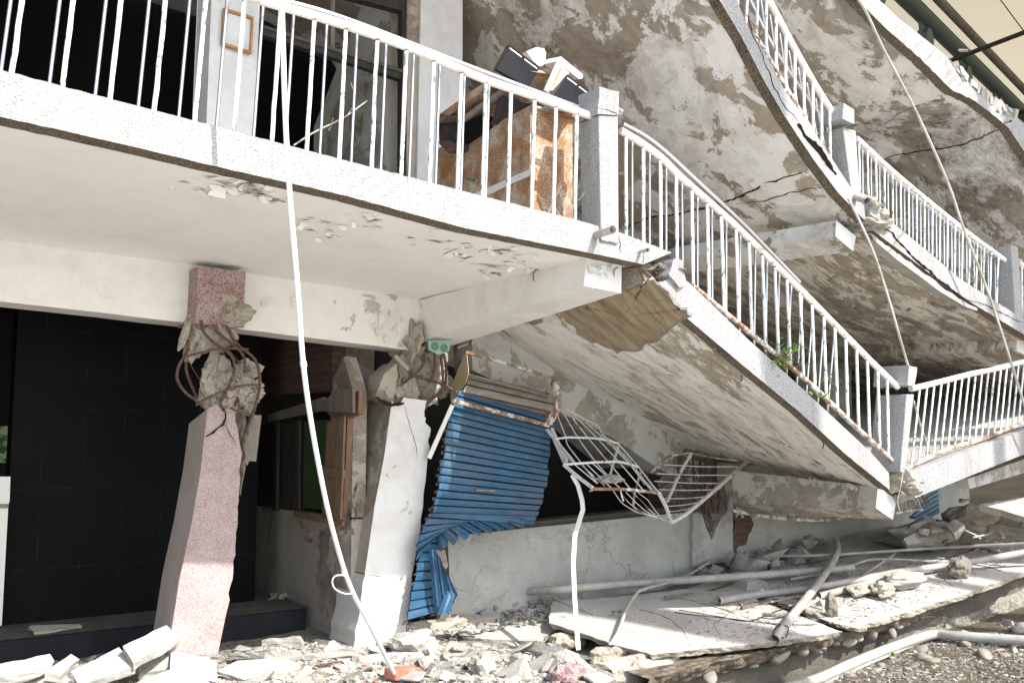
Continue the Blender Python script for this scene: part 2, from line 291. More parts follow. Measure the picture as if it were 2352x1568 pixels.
m = NT('grimy_slats', .5); n = m.noise(7, 9, .7, .4, m.map((1, 3, 3))); c = m.mix(m.ramp(n, [(.35, 0), (.7, 1)]), (.33, .295, .25), (.16, .125, .095)); c = m.mix(m.ramp(m.noise(12, 8, .7), [(.58, 0), (.68, .8)]), c, (.27, .13, .05)); MT['slat'] = m.done(c, None, .5)
m = NT('tan_end_plate', .7); q = m.vor(60); c = m.mix(m.ramp(q, [(.2, .6), (.35, 0)]), (.40, .32, .19), (.20, .15, .08)); MT['tan'] = m.done(m.mix(m.ramp(m.noise(5, 8, .7), [(.5, 0), (.7, .7)]), c, (.28, .17, .08)), None, .7)
m = NT('grille_paint', .45); n = m.noise(12, 9, .75, .4); c = m.mix(m.ramp(n, [(.56, 0), (.63, 1)]), (.62, .62, .60), (.26, .13, .07)); MT['grille'] = m.done(c, m.bump(n, .2, .002), .45)
m = NT('grey_pvc', .5); n = m.noise(5, 8, .7); c = m.mix(m.ramp(n, [(.35, 0), (.62, .9)]), (.50, .49, .46), (.31, .28, .22)); MT['pvc'] = m.done(c, None, .38)
MT['white'] = NT('white_conduit', .3).done((.82, .82, .81)); MT['cable'] = NT('black_cable', .5).done((.02, .02, .022)); MT['bluecable'] = NT('navy_cable', .5).done((.03, .045, .09))
m = NT('black_sheet_metal', .6, 0, .15); MT['bmetal'] = m.done(m.mix(m.noise(5, 6, .7), (.004, .0045, .006), (.007, .007, .009)), None, .5)
m = NT('brown_drawer_metal', .6); MT['brmetal'] = m.done(m.mix(m.ramp(m.noise(9, 8, .7), [(.45, 0), (.65, 1)]), (.03, .03, .04), (.10, .06, .04)), None, .6)
m = NT('white_enamel', .4); MT['enamel'] = m.done(m.mix(m.ramp(m.noise(14, 9, .75), [(.62, 0), (.68, .8)]), (.76, .75, .70), (.35, .17, .07)), None, .4)
def wood(name, a, b):
    m = NT(name, .75); n = m.noise(3, 8, .65, 1, m.map((6, 6, .7))); return m.done(m.mix(m.ramp(n, [(.3, 0), (.7, 1)]), a, b), m.bump(n, .4, .004), .75)
MT['wood'] = wood('weathered_board', (.13, .075, .045), (.26, .16, .10)); MT['wood2'] = wood('grey_board', (.10, .085, .07), (.22, .185, .15)); MT['dwood'] = wood('dark_window_wood', (.022, .018, .015), (.05, .042, .035)); MT['pine'] = wood('picture_frame_wood', (.30, .15, .05), (.46, .26, .10))
MT['green'] = NT('green_board', .7).done((.035, .075, .025)); MT['gplate'] = NT('pale_green_plastic', .5).done((.25, .42, .33))
m = NT('brick', .9); bk = m.n.new('ShaderNodeTexBrick'); m.l.new(m.map((1, 1, 1), (R(90), 0, 0)), bk.inputs['Vector']); bk.inputs['Scale'].default_value = 1; bk.inputs['Brick Width'].default_value = .2; bk.inputs['Row Height'].default_value = .065; bk.inputs['Mortar Size'].default_value = .008
bk.inputs['Color1'].default_value = (.13, .06, .045, 1); bk.inputs['Color2'].default_value = (.085, .045, .035, 1); bk.inputs['Mortar'].default_value = (.10, .085, .07, 1); MT['brick'] = m.done(m.mix(m.ramp(m.noise(8, 8, .7), [(.5, 0), (.7, .6)]), bk.outputs['Color'], (.14, .12, .095)), m.bump(bk.outputs['Fac'], -.5, .01), .9)
m = NT('red_brick', .9); MT['rbrick'] = m.done(m.mix(m.ramp(m.noise(12, 8, .7), [(.45, 0), (.65, 1)]), (.42, .14, .085), (.34, .25, .19)), m.bump(m.noise(30, 6, .7), .6, .006), .9)
m = NT('leaf', .5); c = m.mix(m.noise(6, 3), (.09, .20, .035), (.22, .36, .06)); m.b.inputs['Transmission Weight'].default_value = 0; MT['leaf'] = m.done(c, None, .5)
MT['twig'] = NT('dry_twig', .9).done((.42, .36, .29)); MT['twigd'] = NT('brown_twig', .9).done((.15, .10, .075))
m = NT('river_stone', .8); MT['cobble'] = m.done(m.mix(m.ramp(m.noise(2.5, 8, .7), [(.35, 0), (.65, 1)]), (.19, .17, .14), (.32, .29, .24)), m.bump(m.noise(18, 8, .7), .4, .006), .8)
m = NT('canopy_green_paint', .5); MT['truss'] = m.done(m.mix(m.noise(3, 5, .6), (.055, .085, .075), (.085, .12, .105)), None, .5)
# translucent fabric roof
m = NT('canopy_fabric', .8); c = m.mix(m.noise(1.2, 5, .6), (.52, .45, .31), (.57, .50, .35)); tr = m.n.new('ShaderNodeBsdfTranslucent'); m.l.new(c, tr.inputs[0]); m.l.new(c, m.b.inputs['Base Color']); mx = m.n.new('ShaderNodeMixShader'); mx.inputs[0].default_value = .42
m.l.new(m.b.outputs[0], mx.inputs[1]); m.l.new(tr.outputs[0], mx.inputs[2]); m.l.new(mx.outputs[0], m.n['Material Output'].inputs[0]); MT['fabric'] = m.mat
MT['crack'] = NT('crack_shadow', 1).done((.02, .016, .012))
m = NT('green_poster', .6); n = m.noise(9, 6, .6, .3, m.map((1, 1, 2))); MT['posterg'] = m.done(m.mix(m.ramp(n, [(.45, 0), (.55, 1)]), (.50, .62, .30), (.06, .12, .05)), None, .6)
MT['wallc'] = concrete('retaining_wall_concrete', (.15, .135, .11), (.075, .065, .05), 2.2, 50, .8, .02, False)
MT['bounce_plinth'] = concrete('bounce_plinth_concrete', (.62, .595, .55), (.50, .48, .44), 2, 60, .4, .008, False)  # pale ground out of view, added as bounce for the undersides; plinth too
MT['bgroove'] = NT('dark_shutter_groove', .7).done((.014, .022, .035))  # darker blue set in the grooves between slats
# ================================================================ THE BUILDING
from mathutils.bvhtree import BVHTree
LASTBOT = None
def surf():
    """measuring function onto the underside built last"""
    B = BVHTree.FromPolygons(*LASTBOT); last = [None]
    def fn(u, v):
        d = ray(u, v); h = B.ray_cast(CO, d)
        if h[0] is None:
            if last[0] is None: return CO+d*8
            return CO+d*((last[0][0]-CO).dot(last[0][1])/d.dot(last[0][1]))
        last[0] = h[:2]; return h[0]
    return fn
YE, YW = 4.95, 7.30
Yv = Vector((0, 1, 0))
bld = thing('collapsed_building', 'white concrete building whose floors have sagged and folded into a V', 'building', (0, 0, 0)); bld['kind'] = 'thing'
def P(pxs, Y=YE): return [onY(u, v, Y) for u, v in pxs]
def ext(pts, X, head=True):
    a, b = (pts[0], pts[1]) if head else (pts[-1], pts[-2]); d = a-b; q = a + d*((X-a.x)/d.x)
    return [q]+pts if head else pts+[q]
def curb(name, bot, top, wid=.14, label=None, rough=.004, n=None, mats=('curb', 'drip'), closeends=True):
    n = n or max(20, int((bot[0]-bot[-1]).length/.05)); B = arc_resample(bot, n); T = arc_resample(top, n)
    mb = MB(); rings = []
    for i in range(n):
        q = Vector((B[i].x*7, 0, 3)); a = noise.noise(q*3)*rough; b = noise.noise(q*3+Vector((5, 9, 1)))*rough
        B_, T_ = B[i]+Vector((0, 0, a)), T[i]+Vector((0, b, b*1.5))
        rings.append([B_, lerp(B_, T_, .5)+Vector((0, b, 0)), T_, T_+Yv*wid, B_+Yv*wid])
    m_ = 5; vs = [p for r_ in rings for p in r_]; fs, mi = [], []
    for i in range(n-1):
        for k in range(m_):
            fs.append((i*m_+k, i*m_+(k+1) % m_, (i+1)*m_+(k+1) % m_, (i+1)*m_+k)); mi.append(1 if k == 4 else 0)
    fs += [tuple(range(m_-1, -1, -1)), tuple((n-1)*m_+k for k in range(m_))]; mi += [0, 0]
    return mb.add(vs, fs, mi).build(name, [MT[x] for x in mats], bld, label)
def slab(name, fb, bb, th=.12, mb_='ceil1', mt='concl', label=None, nu=40, nv=14, sag=.006):
    A = arc_resample(fb, nu); B = arc_resample(bb, nu); mb = MB(); bot = []
    for j in range(nv): bot.append([lerp(A[i], B[i], j/(nv-1)) + Vector((0, 0, .007+sag*noise.noise(lerp(A[i], B[i], j/(nv-1))*1.5))) for i in range(nu)])
    mb.grid(bot, 0, True); top = [[p+Vector((0, 0, th)) for p in r_] for r_ in bot]; mb.grid(top[::-1], 1)
    for r0, r1 in ((bot[0], top[0]), (bot[-1], top[-1])): mb.grid([r0, r1], 2)
    global LASTBOT; LASTBOT = (sum(bot, []), [(i*nu+k, i*nu+k+1, (i+1)*nu+k+1, (i+1)*nu+k) for i in range(nv-1) for k in range(nu-1)])
    mb.grid([[r_[0] for r_ in bot], [r_[0] for r_ in top]], 2); mb.grid([[r_[-1] for r_ in bot], [r_[-1] for r_ in top]], 2)
    return mb.build(name, [MT[mb_], MT[mt], MT['conc']], bld, label)
W, W2 = .14, .095
def back(pts, dy, dz=0, dx=0): return [p+Vector((dx, dy, dz)) for p in pts]
# --- first floor, level stretch
f1b = ext(P([(-160, 232), (0, 268), (267, 328), (520, 388), (784, 447), (1064, 523), (1351, 580), (1478, 607)]), -4)
f1t = ext(P([(-160, 122), (0, 160), (218, 218), (467, 283), (784, 366), (1084, 444), (1325, 505), (1423, 533), (1543, 580)]), -4)
curb('balcony_curb', f1b, f1t, W, 'speckled washed stone edge of the first floor balcony')
f1k = ext(P([(-150, 534), (0, 553), (440, 610), (965, 690), (1060, 706)], 7.2), -4)
slab('balcony_slab', back(f1b, W), f1k, .14, 'ceil1', 'concl', 'cream painted slab underside with curled paint flakes', 60, 20)
onC1 = surf()
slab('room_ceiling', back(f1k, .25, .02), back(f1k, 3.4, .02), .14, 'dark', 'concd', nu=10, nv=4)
# --- first floor, collapsed slope
s1b = P([(1500, 655), (1569, 723), (1702, 835), (1839, 948), (1946, 1046), (2044, 1125)])
s1t = P([(1556, 634), (1580, 646), (1712, 773), (1846, 895), (1999, 1037), (2042, 1086)])
curb('sloping_curb', s1b, s1t, W2, 'washed stone edge sliding steeply down to the right')
s1k = P([(1080, 712), (1130, 760), (1300, 868), (1560, 1010), (1700, 1086), (1800, 1140)], YW)
S1P, S1N = s1b[2], (s1b[4]-s1b[1]).cross(s1k[3]-s1b[1]).normalized()
slab('sloping_slab', back(s1b, W2), s1k, .13, 'slope', 'concl', 'collapsed walkway slab with streaked peeling underside', 50, 24)
onS1 = surf()
# --- first floor, right of the fold
r1t = ext(P([(2079, 1088), (2269, 1017), (2352, 987)]), 12.5, False)
r1b = ext(P([(2102, 1143), (2286, 1069), (2352, 1043)]), 12.5, False)
curb('rising_curb', r1b, r1t, W2, 'washed stone edge climbing to the right beyond the fold')
r1k = back(r1b, 3.4, .05, 0)
slab('rising_slab', back(r1b, W2), r1k, .2, 'ceil2', 'pave', 'debris covered walkway slab right of the fold', 30, 8)
# --- second floor
f2b = [Vector((-4, YE, 6.30)), Vector((1.0, YE, 6.25)), Vector((4.0, YE, 6.0))] + P([(1480, -330), (1652, 0), (1702, 83), (1755.6, 187), (1802, 267), (1869, 367), (1926, 444), (1988, 508)])
f2t = [Vector((-4, YE, 6.55)), Vector((1.0, YE, 6.50)), Vector((4.1, YE, 6.25))] + P([(1510, -330), (1692, 0), (1715.6, 57), (1769, 143), (1802, 207), (1869, 300), (1905, 355), (1960, 440), (1985, 472)])
curb('upper_curb', f2b[3:], f2t[3:], W2, 'washed stone edge of the steep upper walkway split by a long crack')
curb('upper_level_curb', f2b[:4], f2t[:4], W)
slab('upper_slab', back(f2b[3:], W2), back(f2b[3:], 5.2, .15), .13, 'ceil2', 'concl', 'steep upper slab with blotchy peeling cream and brown underside', 50, 40)
onF2 = surf()
slab('upper_level_slab', back(f2b[:4], W), back(f2b[:4], 5.2, .15), .13, 'ceil2', 'concl', nu=12, nv=6)
l2b = ext(P([(2006, 530), (2089, 592), (2136, 628), (2236, 698), (2352, 768)]), 13, False)
l2t = ext(P([(1984, 462), (2062.5, 521), (2136, 581), (2202.6, 638), (2269, 681), (2352, 733)]), 13, False)
curb('upper_lower_curb', l2b, l2t, W2, 'washed stone edge of the upper walkway past the fold')
slab('upper_lower_slab', back(l2b, W2), back(l2b, 5.2, .15), .13, 'ceil2b', 'concl', 'mildewed dark streaked slab underside past the fold', 50, 40)
mb = MB(); pts = P([(2000, 535), (2060, 582), (2110, 618), (2160, 656), (2215, 692), (2245, 708)]); pl = P([(2006, 550), (2060, 596), (2112, 634), (2160, 670), (2215, 703), (2245, 714)])
A = jag(pts, .04, .012, closed=False); B = arc_resample(pl, len(A))
mb.grid([A, B], 0); mb.grid([A, back(A, .05)], 0); mb.grid([B, back(B, .12, .02)], 0); mb.build('spalled_edge', MT['concl'], bld, 'broken strip of render hanging under the upper curb')
# --- third floor
f3b = [Vector((4.2, YE, 8.2))] + P([(1700, -430), (1969, 0), (2036, 67), (2109, 130), (2186, 207), (2236, 230), (2276, 260), (2316, 293), (2352, 347)]) + [Vector((12.5, YE, 1.65+.10))]
f3t = [Vector((4.2, YE, 8.5))] + P([(1735, -430), (2019, 0), (2062, 40), (2179, 133), (2214, 176), (2238, 208), (2276, 236), (2307, 236), (2319, 258), (2352, 283)]) + [Vector((12.6, YE, 1.65+.5))]
f3b[-1] = Vector((13, YE, f3b[-2].z-(13-f3b[-2].x)*.75)); f3t[-1] = f3b[-1]+Vector((.1, 0, .28))
curb('top_curb', f3b[1:], f3t[1:], W2, 'bright washed stone edge at the top with broken render', rough=.012)
slab('top_slab', back(f3b[1:], W2), back(f3b[1:], 5.2, .15), .13, 'ceil3', 'concl', 'highest slab with grey brown stained underside and a dark mould band', 50, 30)
onF3 = surf()
slab('top_level_slab', back(f3b[:2], W), back(f3b[:2], 5.2, .15), .13, 'ceil3', 'concl', nu=6, nv=4)
# broken render lumps on the top curb
mb = MB(); rr = random.Random(3)
for i in range(14):
    u = 2205+i*9+rr.uniform(-3, 3); v = interp(u, [(2180, 140), (2216, 183), (2276, 240), (2319, 262), (2352, 290)])
    c = onY(u, v, YE+.03); mb.box(c, (rr.uniform(.04, .09), rr.uniform(.06, .1), rr.uniform(.05, .13)), Matrix.Rotation(rr.uniform(-.5, .5), 3, 'Y') @ Matrix.Rotation(rr.uniform(-.3, .3), 3, 'X'))
mb.build('broken_render', MT['concl'], bld)
# --- cantilever beams (front end outline, rear end outline)
def beam(name, fr, bk, mats=('beam', 'beam'), label=None):
    mb = MB(); K = 14; rows = []
    for j in range(K+1):
        rows.append([lerp(a, b, j/K)+Vector((noise.noise(lerp(a, b, j/K)*6)*.006, 0, noise.noise(lerp(a, b, j/K)*5)*.006)) for a, b in zip(fr, bk)])
    rows = [r_+[r_[0]] for r_ in rows]; mb.grid(rows, 0); mb.add(fr, [(0, 1, 2, 3)], 1); mb.add(bk, [(3, 2, 1, 0)], 0)
    return mb.build(name, [MT[x] for x in mats], bld, label)
fr = P([(1346, 590), (1428, 600), (1427, 673), (1341, 656)], 5.12); dx = fr[1].x-fr[0].x
bk = [onY(961, 690, 7.2), None, None, onY(966, 783, 7.2)]; bk[1] = bk[0]+Vector((dx, 0, -.02)); bk[2] = bk[3]+Vector((dx, 0, -.02))
beam('cantilever_beam', fr, bk, ('beam', 'pill'), 'thick cream bracket beam with a sunlit white end under the balcony corner')
fr = P([(2017, 1118), (2059, 1146), (2051, 1193), (2012, 1166)], 5.08); bk = [p+Vector((0, 2.2, .02)) for p in fr]; bk[0] = onX(1682, 1080, fr[0].x); bk[3] = onX(1682, 1156, fr[3].x)
bk[1] = bk[0]+(fr[1]-fr[0]); bk[2] = bk[3]+(fr[2]-fr[3])
beam('fallen_beam', fr, bk, ('beamd', 'pill'), 'grey stained beam resting near the ground at the fold')
fr = P([(1921, 506), (1966, 543), (1960, 577), (1918, 541)], 5.08); bk = [p+Vector((0, 3.4, .12)) for p in fr]
beam('upper_beam', fr, bk, ('ceil2', 'pill'), 'grey beam under the upper fold with a white end')
fr = P([(2337, 768), (2400, 800), (2400, 838), (2335, 806)], 5.1); bk = [p+Vector((0, 3.4, .12)) for p in fr]
beam('upper_beam', fr, bk, ('ceil2b', 'pill'), 'grey beam under the mildewed upper slab at the right edge')
fr = [onY(2222, 1100, 5.3), onY(2420, 1030, 5.3), onY(2420, 1066, 5.3), onY(2228, 1122, 5.3)]; bk = [p+Vector((0, 2.0, .05)) for p in fr]
beam('fallen_beam', fr, bk, ('wallp', 'wallp'), 'pale beam under the rising walkway at the right edge')
# --- long beams over the ground floor
def longbeam(name, top, bot, Y, dep, mat, label=None, n=50):
    T = arc_resample(top, n); B = arc_resample(bot, n); mb = MB(); rows = []
    for t, b in zip(T, B):
        b = b+Vector((0, 0, noise.noise(b*9)*.006)); rows.append([t, lerp(t, b, .5)+Vector((0, noise.noise(t*2)*.008, 0)), b, b+Yv*dep, t+Yv*dep, t])
    mb.grid(rows, 0); mb.add(rows[0][:5], [(0, 1, 2, 3, 4)], 0); mb.add(rows[-1][:5], [(4, 3, 2, 1, 0)], 0)
    return mb.build(name, MT[mat], bld, label)
longbeam('front_beam', ext(P([(-150, 530), (0, 550), (440, 607), (965, 687)], 7.2), -4), ext(P([(-150, 672), (0, 692), (430, 741), (784, 784), (962, 806)], 7.2), -4), 7.2, .3, 'beam', 'long cream painted beam over the ground floor opening')
longbeam('rear_beam', back(s1k, .0, .12), P([(1085, 850), (1200, 905), (1400, 1000), (1520, 1080), (1620, 1120), (1800, 1200)], YW), YW, .3, 'wallp', 'grey peeling beam under the sloping slab')
# --- first floor front wall: pillars, window, room behind
def wallbox(name, px4, Y, dep, mat, label=None, mside=None):
    a = [onY(u, v, Y) for u, v in px4]; mb = MB(); mb.poly(a, (0, dep, 0)); return mb.build(name, MT[mat], bld, label, bevel=.006)
wallbox('upper_pillar', [(474, 330), (498, -260), (607, -230), (579, 350)], YW, .35, 'wallw', 'white painted upper pillar with an empty picture frame on it')
wallbox('upper_pillar', [(958, 470), (973, -200), (1061, -190), (1061, 480)], YW, .4, 'wallw', 'grey stained upper pillar right of the window')
wallbox('upper_pillar_reveal', [(936, 450), (938, -200), (974, -200), (960, 470)], YW+.03, .3, 'side')
mb = MB(); bx = lambda u0, v0, u1, v1, d, Y=YW+.06, dep=.08: mb.poly([onY(u0-d, v0, Y), onY(u1-d, v1, Y), onY(u1+d, v1, Y), onY(u0+d, v0, Y)], (0, dep, 0))
bx(928, 470, 931, -150, 6); mb.build('window_frame', MT['dwood'], bld, 'dark wooden window frame on the upper floor')
wf = bld.children[-1]; mb = MB()
mb.poly([onY(597, 60, 7.37), onY(925, 168, 7.37), onY(925, 184, 7.37), onY(597, 78, 7.37)], (0, .07, 0)); mb.build('transom', MT['dwood'], wf)
mb = MB(); mb.poly([onY(600, 56, 7.35), onY(925, 160, 7.35), onY(925, 167, 7.35), onY(600, 63, 7.35)], (0, .05, 0)); mb.build('transom_ledge', MT['dust2'], wf)
mb = MB(); mb.poly([onY(600, -90, 7.36), onY(930, -10, 7.36), onY(935, 28, 7.36), onY(600, -60, 7.36)], (0, .09, 0)); mb.build('head', MT['dwood'], wf)
mb = MB(); mb.poly([onY(762, -60, 7.38), onY(770, -60, 7.38), onY(768, 112, 7.38), onY(760, 112, 7.38)], (0, .05, 0)); mb.build('mullion', MT['wood2'], wf)
# interior of the upper room
def sheet(name, quad, mat, label=None, th=None):
    mb = MB(); n = (quad[1]-quad[0]).cross(quad[2]-quad[0]).normalized(); mb.poly(quad, n*(th or .03)); return mb.build(name, MT[mat], bld, label)
q = lambda x, y, z: Vector((x, y, z))
sheet('inner_wall', [q(4.12, 7.7, 2.9), q(4.12, 9.3, 2.9), q(4.12, 9.3, 4.8), q(4.12, 7.7, 6.2)], 'wallp', 'peeling grey wall seen through the upper window')  # cut short and slanted so the black behind stands in for ceiling shadow
sheet('back_wall', [q(-4, 10.4, 2.8), q(5.0, 10.4, 2.8), q(5.0, 10.4, 6.5), q(-4, 10.4, 6.5)], 'black', 'wall at the back of the upper room, coloured black for its deep shade')  # black colour stands in for the unlit depth of the room
sheet('back_wall', [q(4.9, 10.45, -.5), q(16, 10.45, -.5), q(16, 10.45, 7.2), q(4.9, 10.45, 7.2)], 'side', 'brown stained back wall deep inside the building')
sheet('back_wall', [q(4.9, 9.4, -.5), q(12, 9.4, -.5), q(12, 9.4, 1.25), q(8, 9.4, 1.25), q(6.4, 9.4, 2.3), q(4.9, 9.4, 2.6)], 'dark')  # dark sheet before the back wall, standing in for interior shade
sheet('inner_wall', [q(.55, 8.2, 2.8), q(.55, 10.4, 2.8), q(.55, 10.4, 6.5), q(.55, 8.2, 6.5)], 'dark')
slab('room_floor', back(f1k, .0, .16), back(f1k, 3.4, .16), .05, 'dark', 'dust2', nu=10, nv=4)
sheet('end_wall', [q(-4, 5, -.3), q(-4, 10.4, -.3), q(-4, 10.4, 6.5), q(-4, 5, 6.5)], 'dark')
# --- broken concrete lumps
def lump(mb, c, d, seed=0, rot=0, mi=0, n=2, amp=.28, sm=False):
    bm = bmesh.new(); bmesh.ops.create_icosphere(bm, subdivisions=n, radius=.5); M = Matrix.Rotation(rot, 3, 'Y')
    vs = []
    for v in bm.verts:
        p = v.co.copy(); f = 1+amp*(noise.noise(p*3+Vector((seed*7.1, seed, 0)))*2+noise.noise(p*8+Vector((0, seed*3.3, 0)))+(noise.noise(p*19+Vector((0, seed*3.3, 0)))*.6 if n > 3 else 0))
        p = p*f; vs.append(Vector(c)+M @ Vector((p.x*d[0], p.y*d[1], p.z*d[2])))
    mb.add(vs, [[v.index for v in f.verts] for f in bm.faces], mi, sm); bm.free(); return mb
# --- red terrazzo column, snapped in the middle
YC = 7.0
stub = MB(); a = P([(455, 612), (564, 624), (561, 708), (540, 722), (505, 740), (470, 742), (447, 748)], YC); a = [onY(455, 612, YC), onY(564, 624, YC)]+jag([onY(561, 706, YC), onY(548, 735, YC), onY(500, 748, YC), onY(449, 742, YC)], .03, .012, closed=False, seed=4)
stub.poly(a, (0, .4, 0)); col = stub.build('column', [MT['red'], MT['red']], bld, 'red terrazzo column snapped below the beam with bulging bent rebar')
e = MB(); lump(e, onY(523, 716, YC+.07), (.28, .22, .22), 3, .2, n=4); lump(e, onY(490, 750, YC+.14), (.32, .26, .3), 5, n=4); lump(e, onY(455, 778, YC+.14), (.14, .2, .3), 8, .3, n=3, amp=.35); lump(e, onY(460, 795, YC+.16), (.1, .1, .13), 2, n=2); lump(e, onY(425, 765, YC+.1), (.05, .06, .26), 9, .35, n=2, amp=.4); e.build('broken_core', MT['conc'], col)
fo = [(476, 938), (500, 926), (512, 945), (530, 928), (541, 950), (556, 1040), (549, 1140), (547, 1200), (541, 1260), (535, 1330), (520, 1410), (500, 1506), (385, 1506), (412, 1330), (440, 1200), (461, 1080)]
s_ = MB(); f_ = []; pts_ = P(fo, YC)
for i, p in enumerate(pts_):
    f_.append(p)
    if 3 < i < 10:
        for t in (.2, .4, .6, .8): pp = lerp(p, pts_[i+1], t); f_.append(pp+Vector((noise.noise(pp*14)*.02-.004, 0, 0)))
bk_ = [p+Vector((0, .40, 0)) for p in f_]
for i, p in enumerate(bk_):
    if p.z > onY(476, 975, YC).z: bk_[i] = p+Vector((0, 0, -.10))
s_.v = []; s_.hexa(f_, bk_, 0, 1)
lc = s_.build('column_shaft', [MT['pink'], MT['brownside']], col, 'leaning lower half of the red column', bevel=.006)
g = MB()
for (u, v, d, k) in ((497, 880, (.20, .2, .40), 1), (512, 920, (.2, .2, .22), 2), (571, 850, (.15, .15, .13), 3), (560, 865, (.11, .12, .12), 4), (578, 893, (.17, .16, .13), 5), (562, 918, (.19, .2, .18), 6), (545, 868, (.14, .2, .16), 7), (515, 900, (.22, .24, .24), 21), (540, 895, (.2, .2, .2), 22)): lump(g, onY(u, v, YC+.14), d, k, n=4, amp=.3)
g.build('crushed_core', MT['conc'], col, 'chunks of crushed concrete trapped in the bent rebar')
g = MB()
for (u, v, d, k) in ((546, 985, (.10, .2, .34), 11), (556, 1035, (.09, .2, .3), 12), (547, 1085, (.05, .2, .4), 13)): lump(g, onY(u, v, YC+.12), d, k, .1, n=3)
g.box(onY(573, 1005, YC+.2), (.085, .16, .34), Matrix.Rotation(.1, 3, 'Y')); g.build('spalled_edge', MT['concd'], col)
def rebar(px, Y, r=.0105, parent=None, name='rebar', amp=0):
    pts = catmull([onY(u, v, y) for (u, v), y in zip(px, Y if isinstance(Y, (list, tuple)) else [Y]*len(px))], 6)
    mb = MB(); k = []
    L = 0
    fine = []
    for a, b in zip(pts, pts[1:]):
        m_ = max(1, int((b-a).length/.008)); fine += [lerp(a, b, j/m_) for j in range(m_)]
    rad = [r*(1.16 if i % 3 == 0 else 1) for i in range(len(fine))]
    mb.tube(fine, rad, 7); return mb.build(name, MT['rebar'], parent)
RB = [([(462, 735), (470, 765), (500, 793), (530, 815), (539, 845), (528, 880), (505, 925)], YC-.02), ([(492, 745), (503, 765), (540, 795), (560, 820), (563, 860)], YC+.0),
      ([(522, 750), (545, 790), (585, 825), (597, 870), (590, 920), (570, 980), (560, 1010), (547, 1090)], YC+.02), ([(432, 780), (431, 805), (411, 840), (407, 870), (425, 900), (452, 920), (468, 935)], YC+.1),
      ([(437, 790), (430, 820), (428, 850), (440, 885), (458, 925)], YC+.22), ([(495, 770), (520, 800), (545, 830), (580, 870), (582, 890)], YC+.3), ([(490, 790), (515, 815), (525, 850)], YC+.28), ([(582, 880), (575, 910), (560, 945), (552, 960)], YC+.2), ([(556, 870), (548, 900), (540, 935)], YC+.06)]
for px, Y in RB: rebar(px, Y, parent=col)
for px in ([(428, 818), (460, 810), (508, 800), (573, 802)], [(450, 930), (480, 912), (520, 895), (560, 885), (600, 884)], [(528, 936), (560, 950), (575, 954)]): rebar(px, YC-.06, .008, parent=col, name='stirrup')
mb = MB(); mb.tube(catmull(P([(430, 820), (445, 850), (468, 885)], YC+.05)), .003, 4); mb.build('tie_wire', MT['rebar'], col)
# --- white pillar
YP = 7.12
pf = [(901, 923), (915, 935), (928, 914), (979, 921), (973, 955), (987, 993), (981, 1046), (960, 1240), (944, 1326), (839, 1318), (862, 1160), (884, 1046)]
a = []; pp = P(pf, YP)
for i, p in enumerate(pp):
    a.append(p)
    if i in (3, 4, 5, 6): a += [lerp(p, pp[i+1], t)+Vector((noise.noise(lerp(p, pp[i+1], t)*17)*.03, 0, 0)) for t in (.15, .3, .45, .6, .75, .9)]
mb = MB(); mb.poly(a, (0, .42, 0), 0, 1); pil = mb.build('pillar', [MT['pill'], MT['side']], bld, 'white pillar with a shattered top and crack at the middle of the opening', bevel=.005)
mb = MB(); mb.poly(jag(P([(839, 1320), (946, 1328), (934, 1420), (928, 1500), (800, 1510), (812, 1486)], YP-.012), .06, .012), (0, .43, 0)); mb.build('plinth', MT['bounce_plinth'], pil, 'unpainted lower part of the pillar')
g = MB()
g.poly(jag(P([(905, 838), (914, 832), (908, 900), (900, 924), (862, 912), (880, 862)], YP+.02), .03, .012), (.02, .3, .0)); g.build('broken_top', [MT['side']], pil, 'jagged shard standing on the pillar')
g = MB(); g.poly(jag(P([(927, 870), (950, 862), (962, 905), (958, 918), (925, 912)], YP+.08), .03, .015), (0, .2, 0)); lump(g, onY(918, 885, YP+.2), (.16, .25, .4), 31, n=3); lump(g, onY(945, 850, YP+.28), (.3, .3, .36), 32, n=3); lump(g, onY(985, 830, YP+.3), (.3, .25, .4), 33, n=3); lump(g, onY(935, 800, YP+.2), (.22, .3, .22), 34, n=3, amp=.4); lump(g, onY(1010, 880, YP+.3), (.22, .2, .26), 35, n=3); lump(g, onY(975, 895, YP+.3), (.25, .2, .3), 36, n=3); lump(g, onY(950, 780, YP+.05), (.1, .2, .34), 37, .1, n=3, amp=.4); lump(g, onY(900, 905, YP+.15), (.2, .25, .2), 38, n=3); g.build('crushed_core', MT['conc'], pil, 'crushed concrete and rebar between beam and pillar')
for px in ([(966, 805), (1020, 808)], [(998, 810), (998, 850), (985, 880)], [(1012, 810), (1016, 850), (1018, 890)], [(1019, 812), (1025, 850), (1022, 900)], [(975, 815), (970, 840), (950, 862), (925, 880)], [(930, 845), (960, 865), (1010, 880), (1042, 896)], [(1050, 800), (1075, 790), (1085, 778)], [(1000, 905), (980, 925), (965, 935)], [(1015, 898), (990, 918), (970, 930)]): rebar(px, YP+.03, .011, parent=pil)
g = MB(); g.tube(catmull(P([(907, 817), (925, 835), (938, 848)], YP-.05)), .02, 6); g.build('bent_pipe', MT['side'], pil)
gp = MB(); gp.poly(P([(984, 783), (1037, 781), (1032, 806), (1008, 815), (985, 803)], 7.0), (0, .012, 0)); gpo = gp.build('cable_plate', MT['gplate'], bld, 'pale green plastic plate with two ringed discs under the beam end')
for (u, v) in ((999, 795), (1020, 799)):
    for r_ in (.012, .022, .032):
        c = onY(u, v, 6.992); g = MB(); g.tube([c+Vector((math.cos(t*.449)*r_, 0, math.sin(t*.449)*r_)) for t in range(15)], .0016, 4); g.build('ring', MT['dwood'], gpo)
